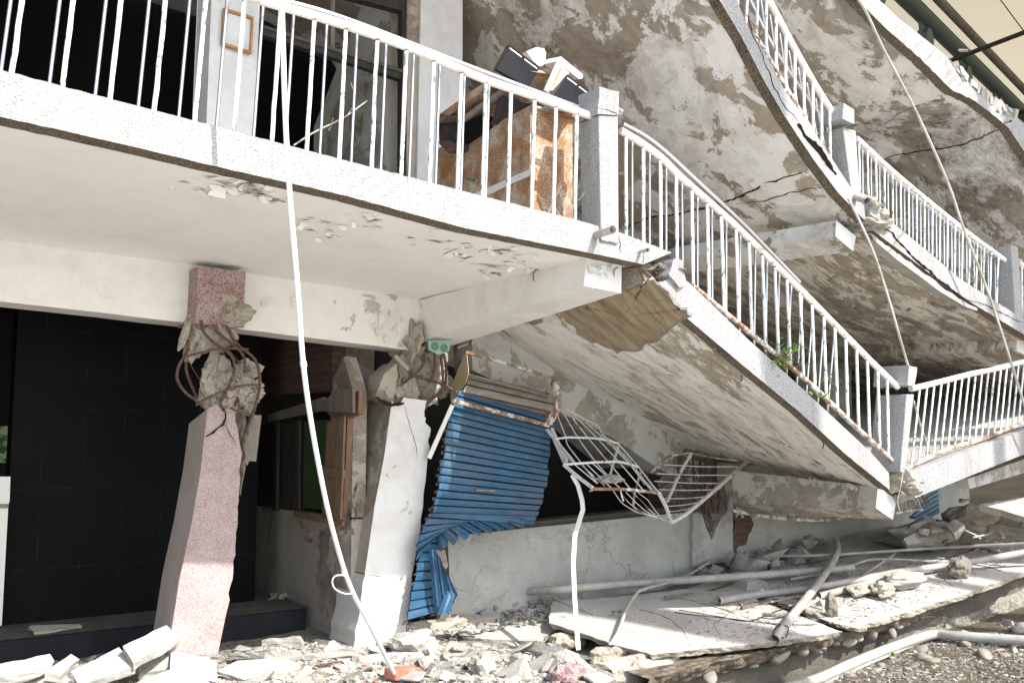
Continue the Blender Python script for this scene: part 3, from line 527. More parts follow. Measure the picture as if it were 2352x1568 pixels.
# --- side wall with the boarded window, behind the white pillar
XS = 3.62
SX = lambda pxs: [onX(u, v, XS) for u, v in pxs]
sidew = MB(); lo = SX([(840, 1150), (815, 1320), (796, 1500)])
y0 = 7.3
sidew.poly([q(XS, y0, 1.0), q(XS, y0+.42, 1.0), q(XS, y0+.42, 2.1), q(XS, y0+.2, 2.3), q(XS, y0, 2.0)], (.12, 0, 0)); sidew.poly([q(XS, y0, 0), q(XS, 10.4, 0), q(XS, 10.4, onX(640, 1170, XS).z), q(XS, y0, onX(830, 1196, XS).z)], (.12, 0, 0)); sw = sidew.build('side_wall', MT['side'], bld, 'peeling plaster wall below the boarded window')
g = MB(); g.poly([q(XS, y0+.4, 2.02), q(XS, 10.4, 2.05), q(XS, 10.4, 2.75), q(XS, y0+.4, 2.6)], (.12, 0, 0)); g.build('side_wall', [MT['brick']], bld, 'bare brick wall above the boarded window')
bw = MB(); bw.poly(SX([(766, 925), (838, 896), (836, 950), (812, 960), (800, 1195), (772, 1195), (783, 965), (764, 948)]), (-.05, 0, 0)); win = bw.build('boarded_window', MT['wood'], bld, 'window closed with brown boards behind the white pillar')
for k, (a0, a1, a2, a3) in enumerate([((770, 970), (782, 966), (775, 1196), (758, 1190)), ((786, 962), (798, 958), (790, 1196), (778, 1196)), ((801, 958), (812, 955), (803, 1192), (794, 1196))]):
    g = MB(); g.poly([p+Vector((-.055-.004*k, 0, 0)) for p in SX([a0, a1, a2, a3])], (-.02, 0, 0)); g.build('board', MT['wood'], win)
for k, pxs in enumerate([[(755, 1068), (812, 1078), (811, 1098), (755, 1088)], [(700, 1172), (812, 1196), (810, 1206), (700, 1186)], [(640, 952), (768, 912), (770, 942), (640, 968)], [(800, 895), (838, 893), (838, 948), (766, 944), (767, 925)]]):
    g = MB(); g.poly([p+Vector((-.07-.004*k, 0, 0)) for p in SX(pxs)], (-.025, 0, 0)); g.build('board', MT['wood2' if k > 1 else 'wood'], win)
g = MB(); g.poly(SX([(703, 968), (762, 962), (752, 1172), (700, 1165)]), (.03, 0, 0)); g.build('green_panel', MT['green'], win)
g = MB(); g.poly(SX([(590, 975), (700, 968), (697, 1168), (588, 1160)]), (.03, 0, 0)); g.build('dark_panel', MT['dwood'], win)
for u in (640, 690): g = MB(); g.poly([p+Vector((-.02, 0, 0)) for p in SX([(u, 965), (u+8, 965), (u+6, 1172), (u-2, 1172)])], (-.03, 0, 0)); g.build('post', MT['dwood'], win)
# --- black wall, step, ground floor rooms
def onYb(u, v): return onY(u, v, 8.55)
bwl = [onY(40, 760, 8.55), onY(602, 770, 8.55), onY(583, 1420, 8.55), onY(4, 1440, 8.55)]; bwl[0].z = bwl[1].z = 2.75; bwl[2].z = bwl[3].z = .1
mb = MB(); mb.poly(bwl, (0, .2, 0)); mb.build('black_wall', MT['black'], bld, 'black painted wall with faint tile joints behind the red column')
mb = MB(); zt = .215
mb.poly([q(-4, 7.98, zt), q(3.55, 7.98, zt), q(3.55, 10.3, zt), q(-4, 10.3, zt)], (0, 0, -.5), 1, 0); mb.build('step', [MT['blackstep'], MT['dust2']], bld, 'low black step in front of the black wall', bevel=.02)
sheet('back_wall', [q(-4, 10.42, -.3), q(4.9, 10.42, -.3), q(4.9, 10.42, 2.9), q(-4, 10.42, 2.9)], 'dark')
mb = MB(); mb.poly([onY(-60, 1094, 8.42), onY(24, 1094, 8.42), onY(22, 1150, 8.42), onY(19, 1160, 8.42), onY(4, 1436, 8.42), onY(-60, 1436, 8.42)], (0, .03, 0)); mb.build('white_door_panel', MT['enamel'], bld, 'narrow white panel standing at the left edge of the black wall')
mb = MB(); mb.poly([onY(-40, 1157, 8.40), onY(19, 1157, 8.40), onY(18, 1166, 8.40), onY(-40, 1166, 8.40)], (0, .02, 0)); mb.build('hinge_strip', MT['side'], bld.children[-1])
# --- sill wall and what stands behind it
sp = P([(1030, 1233), (1594, 1176), (1602, 1310), (1610, 1330), (1050, 1420)], YW)
mb = MB(); t0, t1 = sp[0], sp[1]
mb.poly([t0, t1, Vector((t1.x, YW, 0)), Vector((t0.x+.05, YW, 0))], (0, .22, 0)); sl = mb.build('sill_wall', MT['sill'], bld, 'low grey wall covered in fine cracks under the blue shutter', bevel=.008)
mb = MB(); mb.poly([t0+Vector((.1, .1, .045)), t1+Vector((0, .1, .06)), t1+Vector((0, .1, -.01)), t0+Vector((.1, .1, -.01))], (0, .2, 0)); mb.build('sill', MT['dust2'], sl)
t2, t3 = onY(1690, 1160, YW), onY(2060, 1128, YW)
mb = MB(); mb.poly([t2, t3+Vector((1.6, 0, 0.15)), Vector((t3.x+1.6, YW, 0)), Vector((t2.x, YW, 0))], (0, .2, 0)); mb.build('sill_wall', MT['sill'], bld, 'low shaded grey wall right of the crushed grey column')
mb = MB(); mb.poly(jag([p-Yv*.012 for p in [onY(1684, 1185, YW), onY(1722, 1180, YW), onY(1730, 1205, YW), onY(1718, 1225, YW), onY(1712, 1250, YW), onY(1684, 1262, YW)]], .04, .02), (0, .01, 0)); mb.build('exposed_brick', MT['brick'], bld.children[-1])
# crushed third column
y3 = YW-.05
mb = MB(); mb.poly(jag(P([(1592, 1172), (1612, 1180), (1634, 1240), (1655, 1190), (1672, 1172), (1676, 1135), (1683, 1145), (1684, 1290), (1592, 1300)], y3), .04, .01), (0, .35, 0)); c3 = mb.build('column', [MT['sill'], MT['sill']], bld, 'grey column crushed to bare rebar beside the bent window grilles')
g = MB()
for (u, v, d, k) in ((1600, 1075, (.34, .3, .5), 41), (1615, 1110, (.3, .3, .4), 42), (1590, 1060, (.3, .2, .3), 43), (1630, 1150, (.34, .3, .5), 44), (1625, 1200, (.26, .3, .4), 45), (1622, 1240, (.1, .2, .3), 46), (1580, 1045, (.4, .3, .2), 47), (1552, 1075, (.3, .3, .3), 48), (1548, 1110, (.26, .3, .3), 49), (1572, 1140, (.3, .3, .3), 50)): lump(g, onY(u, v, y3+.16), d, k, n=3, amp=.4)
g.build('crushed_core', MT['concd'], c3)
for u in (1560, 1576, 1592, 1606, 1622, 1638, 1648): rebar([(u, 1050), (u+random.uniform(-6, 6), 1090), (u+random.uniform(-4, 4), 1140), (u+random.uniform(-3, 8), 1180)], y3-.06, .012, parent=c3)
for v in (1068, 1090, 1115, 1140): rebar([(1578, v+4), (1620, v), (1660, v+3)], y3-.08, .007, parent=c3, name='stirrup')
# --- first floor openings behind the slope: rubble wall and broken wall pieces
mb = MB(); mb.poly(jag([q(7.3, 7.6, .2), q(9.4, 7.6, .6), q(9.4, 7.6, 2.0), q(8.9, 7.6, 2.3), q(8.5, 7.6, 1.9), q(7.9, 7.6, 2.2), q(7.3, 7.6, 1.6)], .1, .05), (0, .2, 0)); mb.build('broken_wall', MT['brick'], bld, 'broken brick wall in the dark behind the sloping railing')
mb = MB(); mb.poly([q(9.9, 7.5, .6), q(10.4, 7.5, .6), q(10.4, 7.5, 3.3), q(9.9, 7.5, 3.3)], (0, .4, 0)); mb.build('pillar', MT['wallp'], bld, 'grey pillar deep behind the right railing')
# --- posts
def post(pxl, pxm, pxr, Y, mats='curb', label=None, cap=True, name='post', dep=.2):
    """pxm = front-left edge (bottom, top); pxr = front-right edge"""
    a = [onY(*pxm[0], Y), onY(*pxr[0], Y), onY(*pxr[1], Y), onY(*pxm[1], Y)]; mb = MB()
    mb.hexa([a[0], a[1], a[1]+Yv*dep, a[0]+Yv*dep], [a[3], a[2], a[2]+Yv*dep, a[3]+Yv*dep]); return mb.build(name, MT[mats], bld, label, bevel=.008)
p1 = post(None, ((1381, 552), (1375, 265)), ((1422, 560), (1420, 265)), YE-.02, label='speckled stone post at the balcony corner with a cracked cap')
mb = MB(); a = P([(1374, 264), (1421, 266), (1422, 232), (1380, 197)], YE-.03); a = P([(1373, 262), (1421, 264), (1421, 210), (1376, 199)], YE-.03); mb.poly(jag(a, .05, .006), (0, .22, 0)); lump(mb, onY(1416, 262, YE+.03), (.06, .12, .07), 3, n=2); mb.build('cap', MT['curb'], p1)
p2 = post(None, ((1957, 448), (1936, 292)), ((1977, 462), (1966, 300)), YE-.0, label='speckled post at the upper fold, its cap knocked loose', dep=.28)
mb = MB(); mb.poly(jag(P([(1935, 272), (1962, 285), (1962, 252), (1938, 237)], YE-.05), .05, .006), (0, .26, 0)); mb.build('loose_cap', MT['curb'], p2, 'cap block shifted off the upper post')
p3 = post(None, ((2068, 1084), (2083, 905)), ((2080, 1086), (2100, 905)), YE-.02, label='leaning speckled post at the bottom of the fold', dep=.3)
mb = MB(); mb.poly(jag(P([(2084, 884), (2100, 888), (2107, 843), (2088, 838)], YE-.04), .04, .005), (0, .33, 0)); mb.build('cap', MT['curb'], p3)
p4 = post(None, ((2332, 722), (2322, 562)), ((2352, 736), (2338, 566)), YE, label='speckled post of the upper railing at the right edge', dep=.22)
# --- blocks at the broken corner, gap in curb
mb = MB(); mb.poly(jag(P([(1548, 594), (1566, 598), (1577, 650), (1562, 661), (1536, 630)], YE-.03), .03, .008), (0, .16, 0)); mb.build('broken_block', MT['curb'], bld, 'loose stone block jammed at the break of the curb')
g = MB()
for (u, v, d, k) in ((1475, 618, (.22, .4, .1), 51), (1500, 628, (.24, .4, .12), 52), (1520, 618, (.16, .3, .1), 53), (1450, 612, (.16, .3, .06), 54), (1508, 640, (.2, .2, .06), 55)): lump(g, onY(u, v, YE+.22), d, k, n=3, amp=.4)
g.build('exposed_core', MT['concd'], bld, 'crumbling dark concrete where the balcony broke')
for px in ([(1455, 612), (1480, 624), (1498, 640)], [(1490, 610), (1520, 640)], [(1468, 618), (1482, 648)]): rebar(px, YE+.08, .007, parent=bld)
g = MB()
for (u, v, d, k) in ((1978, 470, (.2, .3, .14), 56), (2000, 500, (.2, .3, .14), 57), (1990, 520, (.24, .4, .12), 58), (2020, 515, (.2, .2, .1), 59)): lump(g, onY(u, v, YE+.1), d, k, n=3, amp=.4)
g.build('crumbled_joint', MT['conc'], bld, 'crumbled concrete at the fold of the upper walkway'); g = MB()
for (u, v, d, k) in ((2055, 1100, (.12, .3, .16), 61), (2070, 1118, (.16, .3, .14), 62), (2062, 1090, (.1, .2, .12), 63), (2090, 1125, (.12, .2, .12), 64), (2066, 1135, (.1, .2, .1), 65)): lump(g, onY(u, v, YE+.1), d, k, n=3, amp=.45)
g.build('crumbled_joint', MT['conc'], bld, 'crumbled concrete at the bottom fold of the walkway')
g = MB(); g.poly(jag(P([(2002, 468), (2036, 492), (2030, 512), (1998, 490)], YE-.02), .03, .01), (0, .15, 0)); g.build('broken_block', MT['curb'], bld, 'speckled fragment under the pipe at the upper fold')
# --- railings
def railing(label, hr, sr, br, tops, bots, stops=None, sbots=None, mat='rail', rh=.026, Y=YE+.07, back_off=.09, bm='balw', rb=.0125):
    mb = MB(); mb.tube(catmull([onY(u, v, Y) for u, v in hr], 5), rh, 14); r_ = mb.build('railing', MT[mat], bld, label)
    if sr: mb = MB(); mb.tube(catmull([onY(u, v, Y+back_off) for u, v in sr], 5), .017, 10); mb.build('steel_handrail', MT['steel'], r_)
    if br: mb = MB(); mb.tube(catmull([onY(u, v, Y) for u, v in br], 5), .02, 10); mb.build('bottom_rail', MT['railr'], r_)
    for a, b in zip(tops, bots):
        A, B = onY(*a, Y), onY(*b, Y); k = 12; rs = random.random()*9
        mb = MB(); pts = [lerp(A, B, i/k)+Vector((noise.noise(Vector((rs, i*.5, 0)))*.003, 0, 0)) for i in range(k+1)]
        mb.tube(pts, [rb*(1+.10*noise.noise(Vector((rs, i*1.9, 1)))) for i in range(k+1)], 8); mb.tube([A, lerp(A, B, .012)+Vector((0, 0, 0)), lerp(A, B, .022)], [rb*1.35, rb*1.3, rb*1.02], 8, 1); mb.build('baluster', [MT[bm], MT['rebar']], r_)
    if stops:
        for a, b in zip(stops, sbots): mb = MB(); mb.tube([onY(*a, Y+back_off), onY(*b, Y+back_off)], .0095, 8); mb.build('steel_baluster', MT['steel'], r_)
    return r_
HL = [(0, -178), (300, -90), (577, -5), (784, 56), (945, 112), (1111, 182), (1240, 226), (1365, 270)]
wb = [27, 143, 252, 354, 447, 537, 624, 704, 779, 853, 921, 986, 1050, 1108, 1166, 1221, 1271, 1320]
wt_off = lambda u: interp(u, [(0, 40), (400, 28), (800, 14), (1320, 6)])
ct = [(-160, 122), (0, 160), (218, 218), (467, 283), (784, 366), (1084, 444), (1325, 505), (1423, 533), (1545, 580)]
hv = lambda u: interp(u, HL); cv = lambda u: interp(u, ct)
def lean(u): t = u+wt_off(u)*(cv(u)-hv(u))/300; return (t, hv(t)+4)
wb = [-98]+wb
sbs = [-110, 2, 113, 218, 317, 410, 497, 582, 655, 734, 806, 874, 939, 1000, 1058, 1115, 1168]
r1_ = railing('white pipe railing with peeling balusters along the level balcony', [(-300, -265)]+HL, [(-300, -285), (0, -194), (300, -104), (577, -17), (784, 41), (1111, 166), (1335, 250)], None, [lean(u) for u in wb], [(u, cv(u)+4) for u in wb], [lean(u) for u in sbs], [(u, cv(u)+4) for u in sbs])
S1R = [(1425, 300), (1470, 327), (1520, 364), (1568.7, 412), (1692, 521), (1836, 663), (1989, 818), (2062, 889)]
t_u = [1437, 1477.5, 1516.5, 1552.6, 1588.8, 1624, 1656, 1690.5, 1720.5, 1750.5, 1779, 1807, 1837, 1864.6, 1891.7, 1917, 1942, 1967, 1991.7, 2015.8, 2037.5]
b_u = [1438, 1478, 1518, 1555, 1592, 1628.8, 1663.8, 1697, 1727, 1759, 1789, 1816, 1846, 1872, 1898, 1924, 1947.5, 1972.4, 1997.5, 2020.8, 2041]
s1c = lambda u: interp(u, [(1423, 533), (1545, 582), (1580, 646), (1712, 773), (1846, 895), (1999, 1037), (2042, 1086)])
S1B = [(1589, 655), (1662, 715), (1769, 803), (1869, 889), (1950, 966), (2036, 1045), (2063, 1078)]
hs = lambda u: interp(u, S1R)
su_t = [1452, 1492, 1530, 1566, 1602, 1635, 1668, 1700, 1735, 1762, 1790, 1818, 1843, 1868, 1893, 1918]; su_b = [1452, 1492, 1530, 1568, 1602, 1636, 1668, 1699, 1732, 1758, 1784, 1806, 1830, 1852, 1878, 1900]
railing('rusty white railing running down the collapsed slope', S1R, [(1430, 285), (1480, 312), (1530, 350), (1600, 415), (1700, 508), (1780, 590), (1836, 648)], S1B, [(u, hs(u)+3) for u in t_u], [(u, (interp(u, S1B) if u > 1589 else s1c(u)+2)) for u in b_u], [(u, hs(u)) for u in su_t], [(b, s1c(b)+2) for b in su_b], bm='balw')
R1R = [(2092, 893), (2158, 877), (2225, 860), (2290, 846), (2352, 830), (2430, 811)]; R1B = [(2070, 1082), (2110, 1062), (2180, 1030), (2266, 1005), (2352, 970), (2430, 935)]
tu = [2113+17*i-.25*i*i*.5 for i in range(18)]
railing('white railing with thin leaning bars right of the fold', R1R, None, R1B, [(u, interp(u, R1R)) for u in tu], [(u-20+.35*i, interp(u-20+.35*i, R1B)) for i, u in enumerate(tu)], None, None, rb=.0095, bm='balw')
U2R = [(1640, -240), (1765.6, 0), (1822, 107), (1879, 207), (1931, 287)]
ut = [1700-25, 1699, 1722, 1742, 1760.5, 1782, 1804.6, 1825.6, 1846.6, 1866.7, 1886.7, 1905.7]; ub = [1673, 1693, 1712.2, 1736.6, 1759, 1782.3, 1804, 1825, 1846.7, 1868, 1887, 1907.4]
u2c = lambda u: interp(u, [(1510, -330), (1692, 0), (1715.6, 57), (1769, 143), (1802, 207), (1869, 300), (1905, 355), (1960, 440)])
railing('steep white railing at the top between the cracked curb and the loose post', U2R, [(1600, -260), (1722, 0), (1790, 130), (1902, 290)], [(1720, 55), (1776, 153), (1869, 310), (1929, 417), (1948, 455)], [(u, interp(u, U2R)+2) for u in ut], [(u, interp(u, [(1690, 30), (1776, 160), (1869, 315), (1930, 420)])+3) for u in ub], [(u-14, interp(u-14, U2R)+30) for u in ut[4:]], [(u+8, u2c(u+8)) for u in ub[4:]])
L2R = [(1967, 317), (2069, 410), (2196, 514), (2222.6, 535), (2312.7, 601)]
lu = [1972.4+19.8*i-.11*i*i for i in range(19)]
l2c = lambda u: interp(u, [(1960, 440), (2062.5, 521), (2136, 581), (2202.6, 638), (2269, 681), (2352, 733)])
railing('long white railing on the upper walkway past the fold', L2R, [(1968, 330), (2069, 424), (2196, 528), (2300, 606)], None, [(u, interp(u, L2R)) for u in lu], [(u+3-i*.4, l2c(u+3)) for i, u in enumerate(lu)], [(u+8, interp(u+8, L2R)+8) for u in lu[:-1]], [(u+9, l2c(u+9)) for u in lu[:-1]], rb=.0085, rh=.022)
railing('short piece of white railing beyond the right post', [(2340, 598), (2352, 612), (2440, 672)], None, None, [(2346+i*16, 606+i*11) for i in range(5)], [(2348+i*16, 732+i*10) for i in range(5)], rb=.011)
# --- drain pipes in the curbs
def drain(u0, v0, u1, v1, L, r, label=None, Y=YE):
    a = onY(u0, v0, Y); b = onY(u1, v1, Y-L); mb = MB(); mb.pipe([a+(a-b)*.3, lerp(a, b, .5), b], r, 16); return mb.build('drain_pipe', MT['pvc'], bld, label)
drain(1368, 540, 1408, 527, .2, .026); drain(1470, 578, 1488, 574, .1, .013); drain(1964, 452, 1992, 462, .16, .028)
drain(2209, 116, 2226, 117, .12, .012); drain(2309, 282, 2322, 278, .1, .012)
# --- hooks in the beams
for (u, v, X) in ((1236, 630, 4.24), (1006, 695, 4.24)):
    c = onX(u, v, 4.22); mb = MB(); mb.tube([c+Vector((-.02-.02*math.sin(t*.5), -.02*math.cos(t*.5), .05-.016*t)) for t in range(7)], .004, 5); mb.build('hook', MT['rebar'], bld)
for (u, v) in ((1812, 940), (1990, 860), (2128, 1054)): pass
for (u, v) in ((1808, 1102), (1700, 860), (1888, 1014)):
    c = onS1(u, v)+Vector((0, 0, -.012)); mb = MB(); mb.tube([c+Vector((.02*math.sin(t*.6), 0, .02-.012*t)) for t in range(6)], .005, 5); mb.build('hook', MT['rebar'], bld)
# --- bare board-marked patch where the plaster fell off
N = S1N if S1N.z < 0 else -S1N
def patch(A, amp, lipr=None):
    ring = [Vector((u, v, 0)) for u, v in A]; ring = jag(ring, 9, amp, seed=2); us = [p.x for p in ring]; vs = [p.y for p in ring]
    c = Vector((sum(us)/len(us), sum(vs)/len(vs), 0)); g = MB(); K = 10; rows = []
    for k in range(K+1):
        row = []
        for p in ring+[ring[0]]:
            w_ = lerp(c, p, k/K); row.append(onS1(w_.x, w_.y)+N*(.008+.004*noise.noise(w_*.05)))
        rows.append(row)
    g.grid(rows, 0, True); rim = rows[-1]; g.grid([rim, [p-N*.012 for p in rim]], 1); o = g.build('bare_patch', [MT['board'], MT['concd']], bld, 'fan shaped patch of bare board marked concrete on the sloping slab' if lipr else None)
    if lipr: g = MB(); a, b = lipr; rr_ = [p+N*.002 for p in rim[int(len(rim)*a):int(len(rim)*b)]]; g.tube(rr_, [.007*math.sin(math.pi*(i+.5)/len(rr_))**.6 for i in range(len(rr_))], 5); g.build('plaster_edge', MT['concl'], bld)
patch([(1279, 716), (1360, 683), (1440, 664), (1503, 641), (1535, 668), (1560, 700), (1590, 722), (1568, 730), (1548, 745), (1520, 775), (1485, 785), (1475, 800), (1440, 804), (1400, 797), (1360, 785), (1326, 764), (1320, 745)], 5, (.40, .95))
patch([(1187, 733), (1240, 715), (1248, 738), (1225, 745), (1200, 742)], 4)
# --- cracks
def crack(px, fn, w, name='crack', par=None, seed=0, amp=.02, sc=7):
    rnd = random.Random(seed+len(px)*7); pts = [fn(u, v) for u, v in px]; fine = []
    for a, b in zip(pts, pts[1:]):
        k = max(2, int((b-a).length/.025)); fine += [lerp(a, b, j/k) for j in range(k)]
    fine.append(pts[-1]); mb = MB(); L = []; n = len(fine)
    for i, p in enumerate(fine):
        d = (fine[min(i+1, n-1)]-fine[max(0, i-1)]).normalized(); view = (CO-p).normalized(); s = d.cross(view).normalized()
        p = p + s*(noise.noise(p*sc+Vector((seed, 0, 0)))*amp+noise.noise(p*sc*4)*amp*.4)
        ww = w*(.35+.65*math.sin(math.pi*min(1, max(0, (i+.5)/n)))**.7)*(1+.8*noise.noise(p*23))
        L.append([p+s*ww/2+view*.012, p-s*ww/2+view*.012])
    mb.grid(L, 0); return mb.build(name, MT['crack'], par or bld)
F2P, F2N = f2b[6], (f2b[8]-f2b[5]).cross(Vector((0, 5.2, .15))).normalized()
crack([(1852, 392), (1800, 410), (1755, 424), (1700, 452), (1660, 468), (1600, 478), (1560, 492), (1500, 498), (1432, 520)], onF2, .016, seed=1)
crack([(1900, 428), (1850, 436), (1800, 448), (1740, 464), (1690, 466)], onF2, .008, seed=2)
F3P, F3N = f3b[8], (f3b[9]-f3b[6]).cross(Vector((0, 5.2, .15))).normalized()
crack([(2296, 296), (2250, 318), (2190, 338), (2120, 346), (2050, 358), (1990, 380)], onF3, .016, seed=4); crack([(2180, 224), (2110, 242), (2060, 262), (2020, 300)], onF3, .006, seed=5)
front = lambda u, v: onY(u, v, YE-.006)
crack([(1752, 0), (1775, 45), (1800, 95), (1830, 160), (1850, 215), (1876, 262), (1900, 330), (1915, 372), (1922, 400)][0:0] or [(1700, 8), (1716, 40), (1735, 90), (1758, 150), (1775, 195), (1805, 245), (1830, 280)], front, .008, seed=6)
crack([(1832, 285), (1850, 312), (1880, 345), (1905, 380), (1922, 400)], front, .045, seed=7, amp=.015)
crack([(2010, 508), (2050, 535), (2070, 560), (2110, 600), (2150, 640), (2175, 655), (2205, 680)], front, .018, seed=8); crack([(2205, 680), (2260, 700), (2310, 722), (2352, 742)], front, .008, seed=9)
crack([(1370, 250), (1368, 320), (1371, 400), (1370, 480), (1372, 540)], lambda u, v: onY(u-14, v, YE+.02)-Vector((.045, 0, 0)), .004, seed=10) if False else None
crack([(1337, 210), (1345, 215)], front, .002) if False else None
crack([(1376, 248), (1395, 254), (1410, 262), (1421, 266)], lambda u, v: onY(u, v, YE-.036), .005, seed=12)
crack([(2179, 133), (2192, 155), (2205, 175), (2214, 190)], front, .008, seed=13)
crack([(1423, 540), (1428, 560), (1426, 580)], front, .005, seed=14); crack([(1478, 575), (1477, 590), (1478, 606)], front, .005, seed=15)
pillf = lambda u, v: onY(u, v, YP-.008)
crack([(862, 912), (880, 922), (900, 928), (928, 926)], lambda u, v: onY(u, v, YP-.03), .03, seed=16); crack([(930, 930), (940, 960), (950, 1000), (958, 1050)], pillf, .004, seed=17)
colf = lambda u, v: onY(u, v, YC-.008)
crack([(514, 938), (518, 960), (512, 975), (490, 990), (472, 1000)], colf, .014, seed=18); crack([(516, 975), (530, 1000), (545, 1020)], colf, .005, seed=19); crack([(478, 1508), (500, 1492), (520, 1478)], colf, .004, seed=20) if False else None
# --- curled paint flakes
def flakes(name, fn, nrm, blobs, mat, seed, smin=.02, smax=.07, curl=.5):
    rnd = random.Random(seed); mb = MB(); nrm = nrm.normalized(); nrm = nrm if nrm.dot((CO-fn(*blobs[0][:2]))) > 0 else -nrm
    t1_ = nrm.orthogonal().normalized(); t2_ = nrm.cross(t1_)
    for (u, v, ru, rv, n) in blobs:
        for _ in range(n):
            a = rnd.uniform(0, 6.283); r_ = math.sqrt(rnd.random()); p = fn(u+ru*r_*math.cos(a), v+rv*r_*math.sin(a))
            th = rnd.uniform(0, 6.283); e1 = t1_*math.cos(th)+t2_*math.sin(th); e2 = nrm.cross(e1); L_ = rnd.uniform(smin, smax); w_ = L_*rnd.uniform(.5, 1.6); K = 5; rows = []
            c_ = rnd.uniform(.15, 1)*curl
            for i in range(K+1):
                t = i/K; h = L_*c_*t*t; ww = w_*(1-.55*t*rnd.uniform(.4, 1.3))
                rows.append([p+e1*(L_*(t-.5))+nrm*(h+.003)+e2*(ww*(s-.5)+rnd.uniform(-.1, .1)*L_)+nrm*(.05*L_*rnd.random()*t) for s in (0, .5, 1)])
            mb.grid(rows, 0, True)
    return mb.build(name, MT[mat], bld, kind='stuff')
c1p, c1n = f1b[4], (f1b[6]-f1b[3]).cross(f1k[3]-f1b[3]).normalized()
flakes('paint_flakes', onC1, c1n, [(560, 428, 70, 16, 22), (620, 452, 40, 12, 16), (740, 520, 60, 30, 14), (830, 510, 60, 20, 12), (1120, 580, 110, 25, 30), (1160, 620, 80, 15, 16), (890, 680, 35, 8, 8), (1000, 550, 60, 30, 8), (460, 425, 70, 30, 8)], 'ceil1', 5, .025, .085, .5)
flakes('paint_flakes', onS1, S1N, [(1700, 1030, 190, 35, 40), (1850, 1070, 120, 30, 30), (1650, 850, 150, 60, 14), (1450, 900, 120, 50, 14)], 'slope', 6, .015, .055, .3)
flakes('paint_flakes', onF2, F2N, [(1530, 150, 130, 120, 10), (1640, 300, 100, 90, 16), (1720, 400, 70, 30, 6)], 'ceil2', 7, .05, .14, .10)
flakes('paint_flakes', lambda u, v: onY(u, v, 5.11), Vector((0, 1, 0)), [(1390, 620, 38, 12, 24)], 'pill', 8, .02, .05, .7)
flakes('paint_flakes', lambda u, v: onX(u, v, onY(2012, 1140, 5.08).x-.01), Vector((1, 0, 0)), [(1800, 1098, 110, 8, 14), (1950, 1118, 50, 5, 8)], 'wallp', 9, .015, .045, .6)
flakes('paint_flakes', lambda u, v: onX(u, v, XS), Vector((1, 0, 0)), [(800, 1240, 20, 60, 14), (815, 1150, 18, 60, 10), (740, 1230, 40, 30, 10)], 'side', 10, .03, .10, .5)
flakes('paint_flakes', lambda u, v: onY(u, v, 7.19), Vector((0, 1, 0)), [(890, 740, 40, 40, 14), (640, 700, 40, 30, 5)], 'beam', 11, .02, .06, .4)
# ================================================================ THINGS ON THE BUILDING
# steel cabinet on the balcony
XCb = 4.02; cz = 2.85
c0 = onX(1221, 243, XCb); yf = c0.y; ztop = c0.z; ybk = onX(1000, 343, XCb).y; zb = onX(1000, 343, XCb).z
cab = thing('steel_cabinet', 'rust covered steel cabinet standing behind the balcony railing', 'cabinet', (XCb+.2, (yf+ybk)/2, cz))
wd = onY(1315, 262, yf).x-XCb
mb = MB(); z = lambda y: lerp(ztop, zb, (y-yf)/(ybk-yf))
A = [q(XCb, yf, cz), q(XCb+wd, yf, cz), q(XCb+wd, ybk, cz), q(XCb, ybk, cz)]; B = [q(XCb, yf, ztop), q(XCb+wd, yf, ztop-.02), q(XCb+wd, ybk, zb), q(XCb, ybk, zb)]
mb.hexa(A, B); mb.build('body', MT['cab'], cab, bevel=.004)
sx = XCb-.012; onS_ = lambda u, v: onX(u, v, sx)
for k, px in enumerate([[(1003, 348), (1218, 250), (1216, 398), (1070, 462), (1003, 440)], [(1143, 440), (1222, 408), (1222, 500), (1140, 510)]]):
    g = MB(); g.poly([onS_(u, v) for u, v in px], (.01, 0, 0)); g.build('door', MT['cab'], cab, bevel=.003)
g = MB(); g.poly([onS_(u, v)-Vector((.01, 0, 0)) for u, v in [(1070, 455), (1222, 388), (1222, 402), (1080, 468)]], (.02, 0, 0)); g.build('shelf_edge', MT['enamel'], cab)
g = MB(); g.tube([onS_(1082, 411)-Vector((.03, 0, 0)), onS_(1103, 417)-Vector((.03, 0, 0))], .012, 8); g.build('handle', MT['steel'], cab)
g = MB(); tA = [onX(u, v, XCb-.02) for u, v in [(1118, 296), (1222, 240), (1224, 246), (1120, 302)]]; g.poly(tA, (wd+.06, 0, -.0)); g.build('top_panel', MT['cab'], cab)
# tipped drawers and covers piled on it
def opentray(name, label, px, depthv, mat, mat2, wall=.012, cat='drawer', slots=None):
    a = [onY(u, v, y) for (u, v, y) in px]; n = (a[1]-a[0]).cross(a[2]-a[0]).normalized(); dv = Vector(depthv)
    t = thing(name, label, cat, (sum((p.x for p in a))/4, sum((p.y for p in a))/4, min(p.z for p in a)))
    g = MB(); g.poly(a, n*wall); g.build('front_panel', MT[mat], t)
    g = MB()
    for i in range(4):
        b0, b1 = a[i], a[(i+1) % 4]
        if i != 0: g.poly([b0, b1, b1+dv, b0+dv], (((b0+b1)/2-sum(a, Vector())/4).normalized())*-.008)
    g.build('tray', MT[mat2], t)
    if slots:
        g = MB()
        for s0, s1 in slots:
            p0, p1 = lerp(a[0], a[1], s0), lerp(a[0], a[1], s1); dn = (a[3]-a[0]); f = (-n if n.dot(CO-a[0]) < 0 else n)*.004
            g.poly([p0+dn*.10+f, p1+dn*.10+f, p1+dn*.14+f, p0+dn*.14+f], f*.1)
        g.build('slot', MT['ceil2'] if False else MT['pill'], t)
    return t
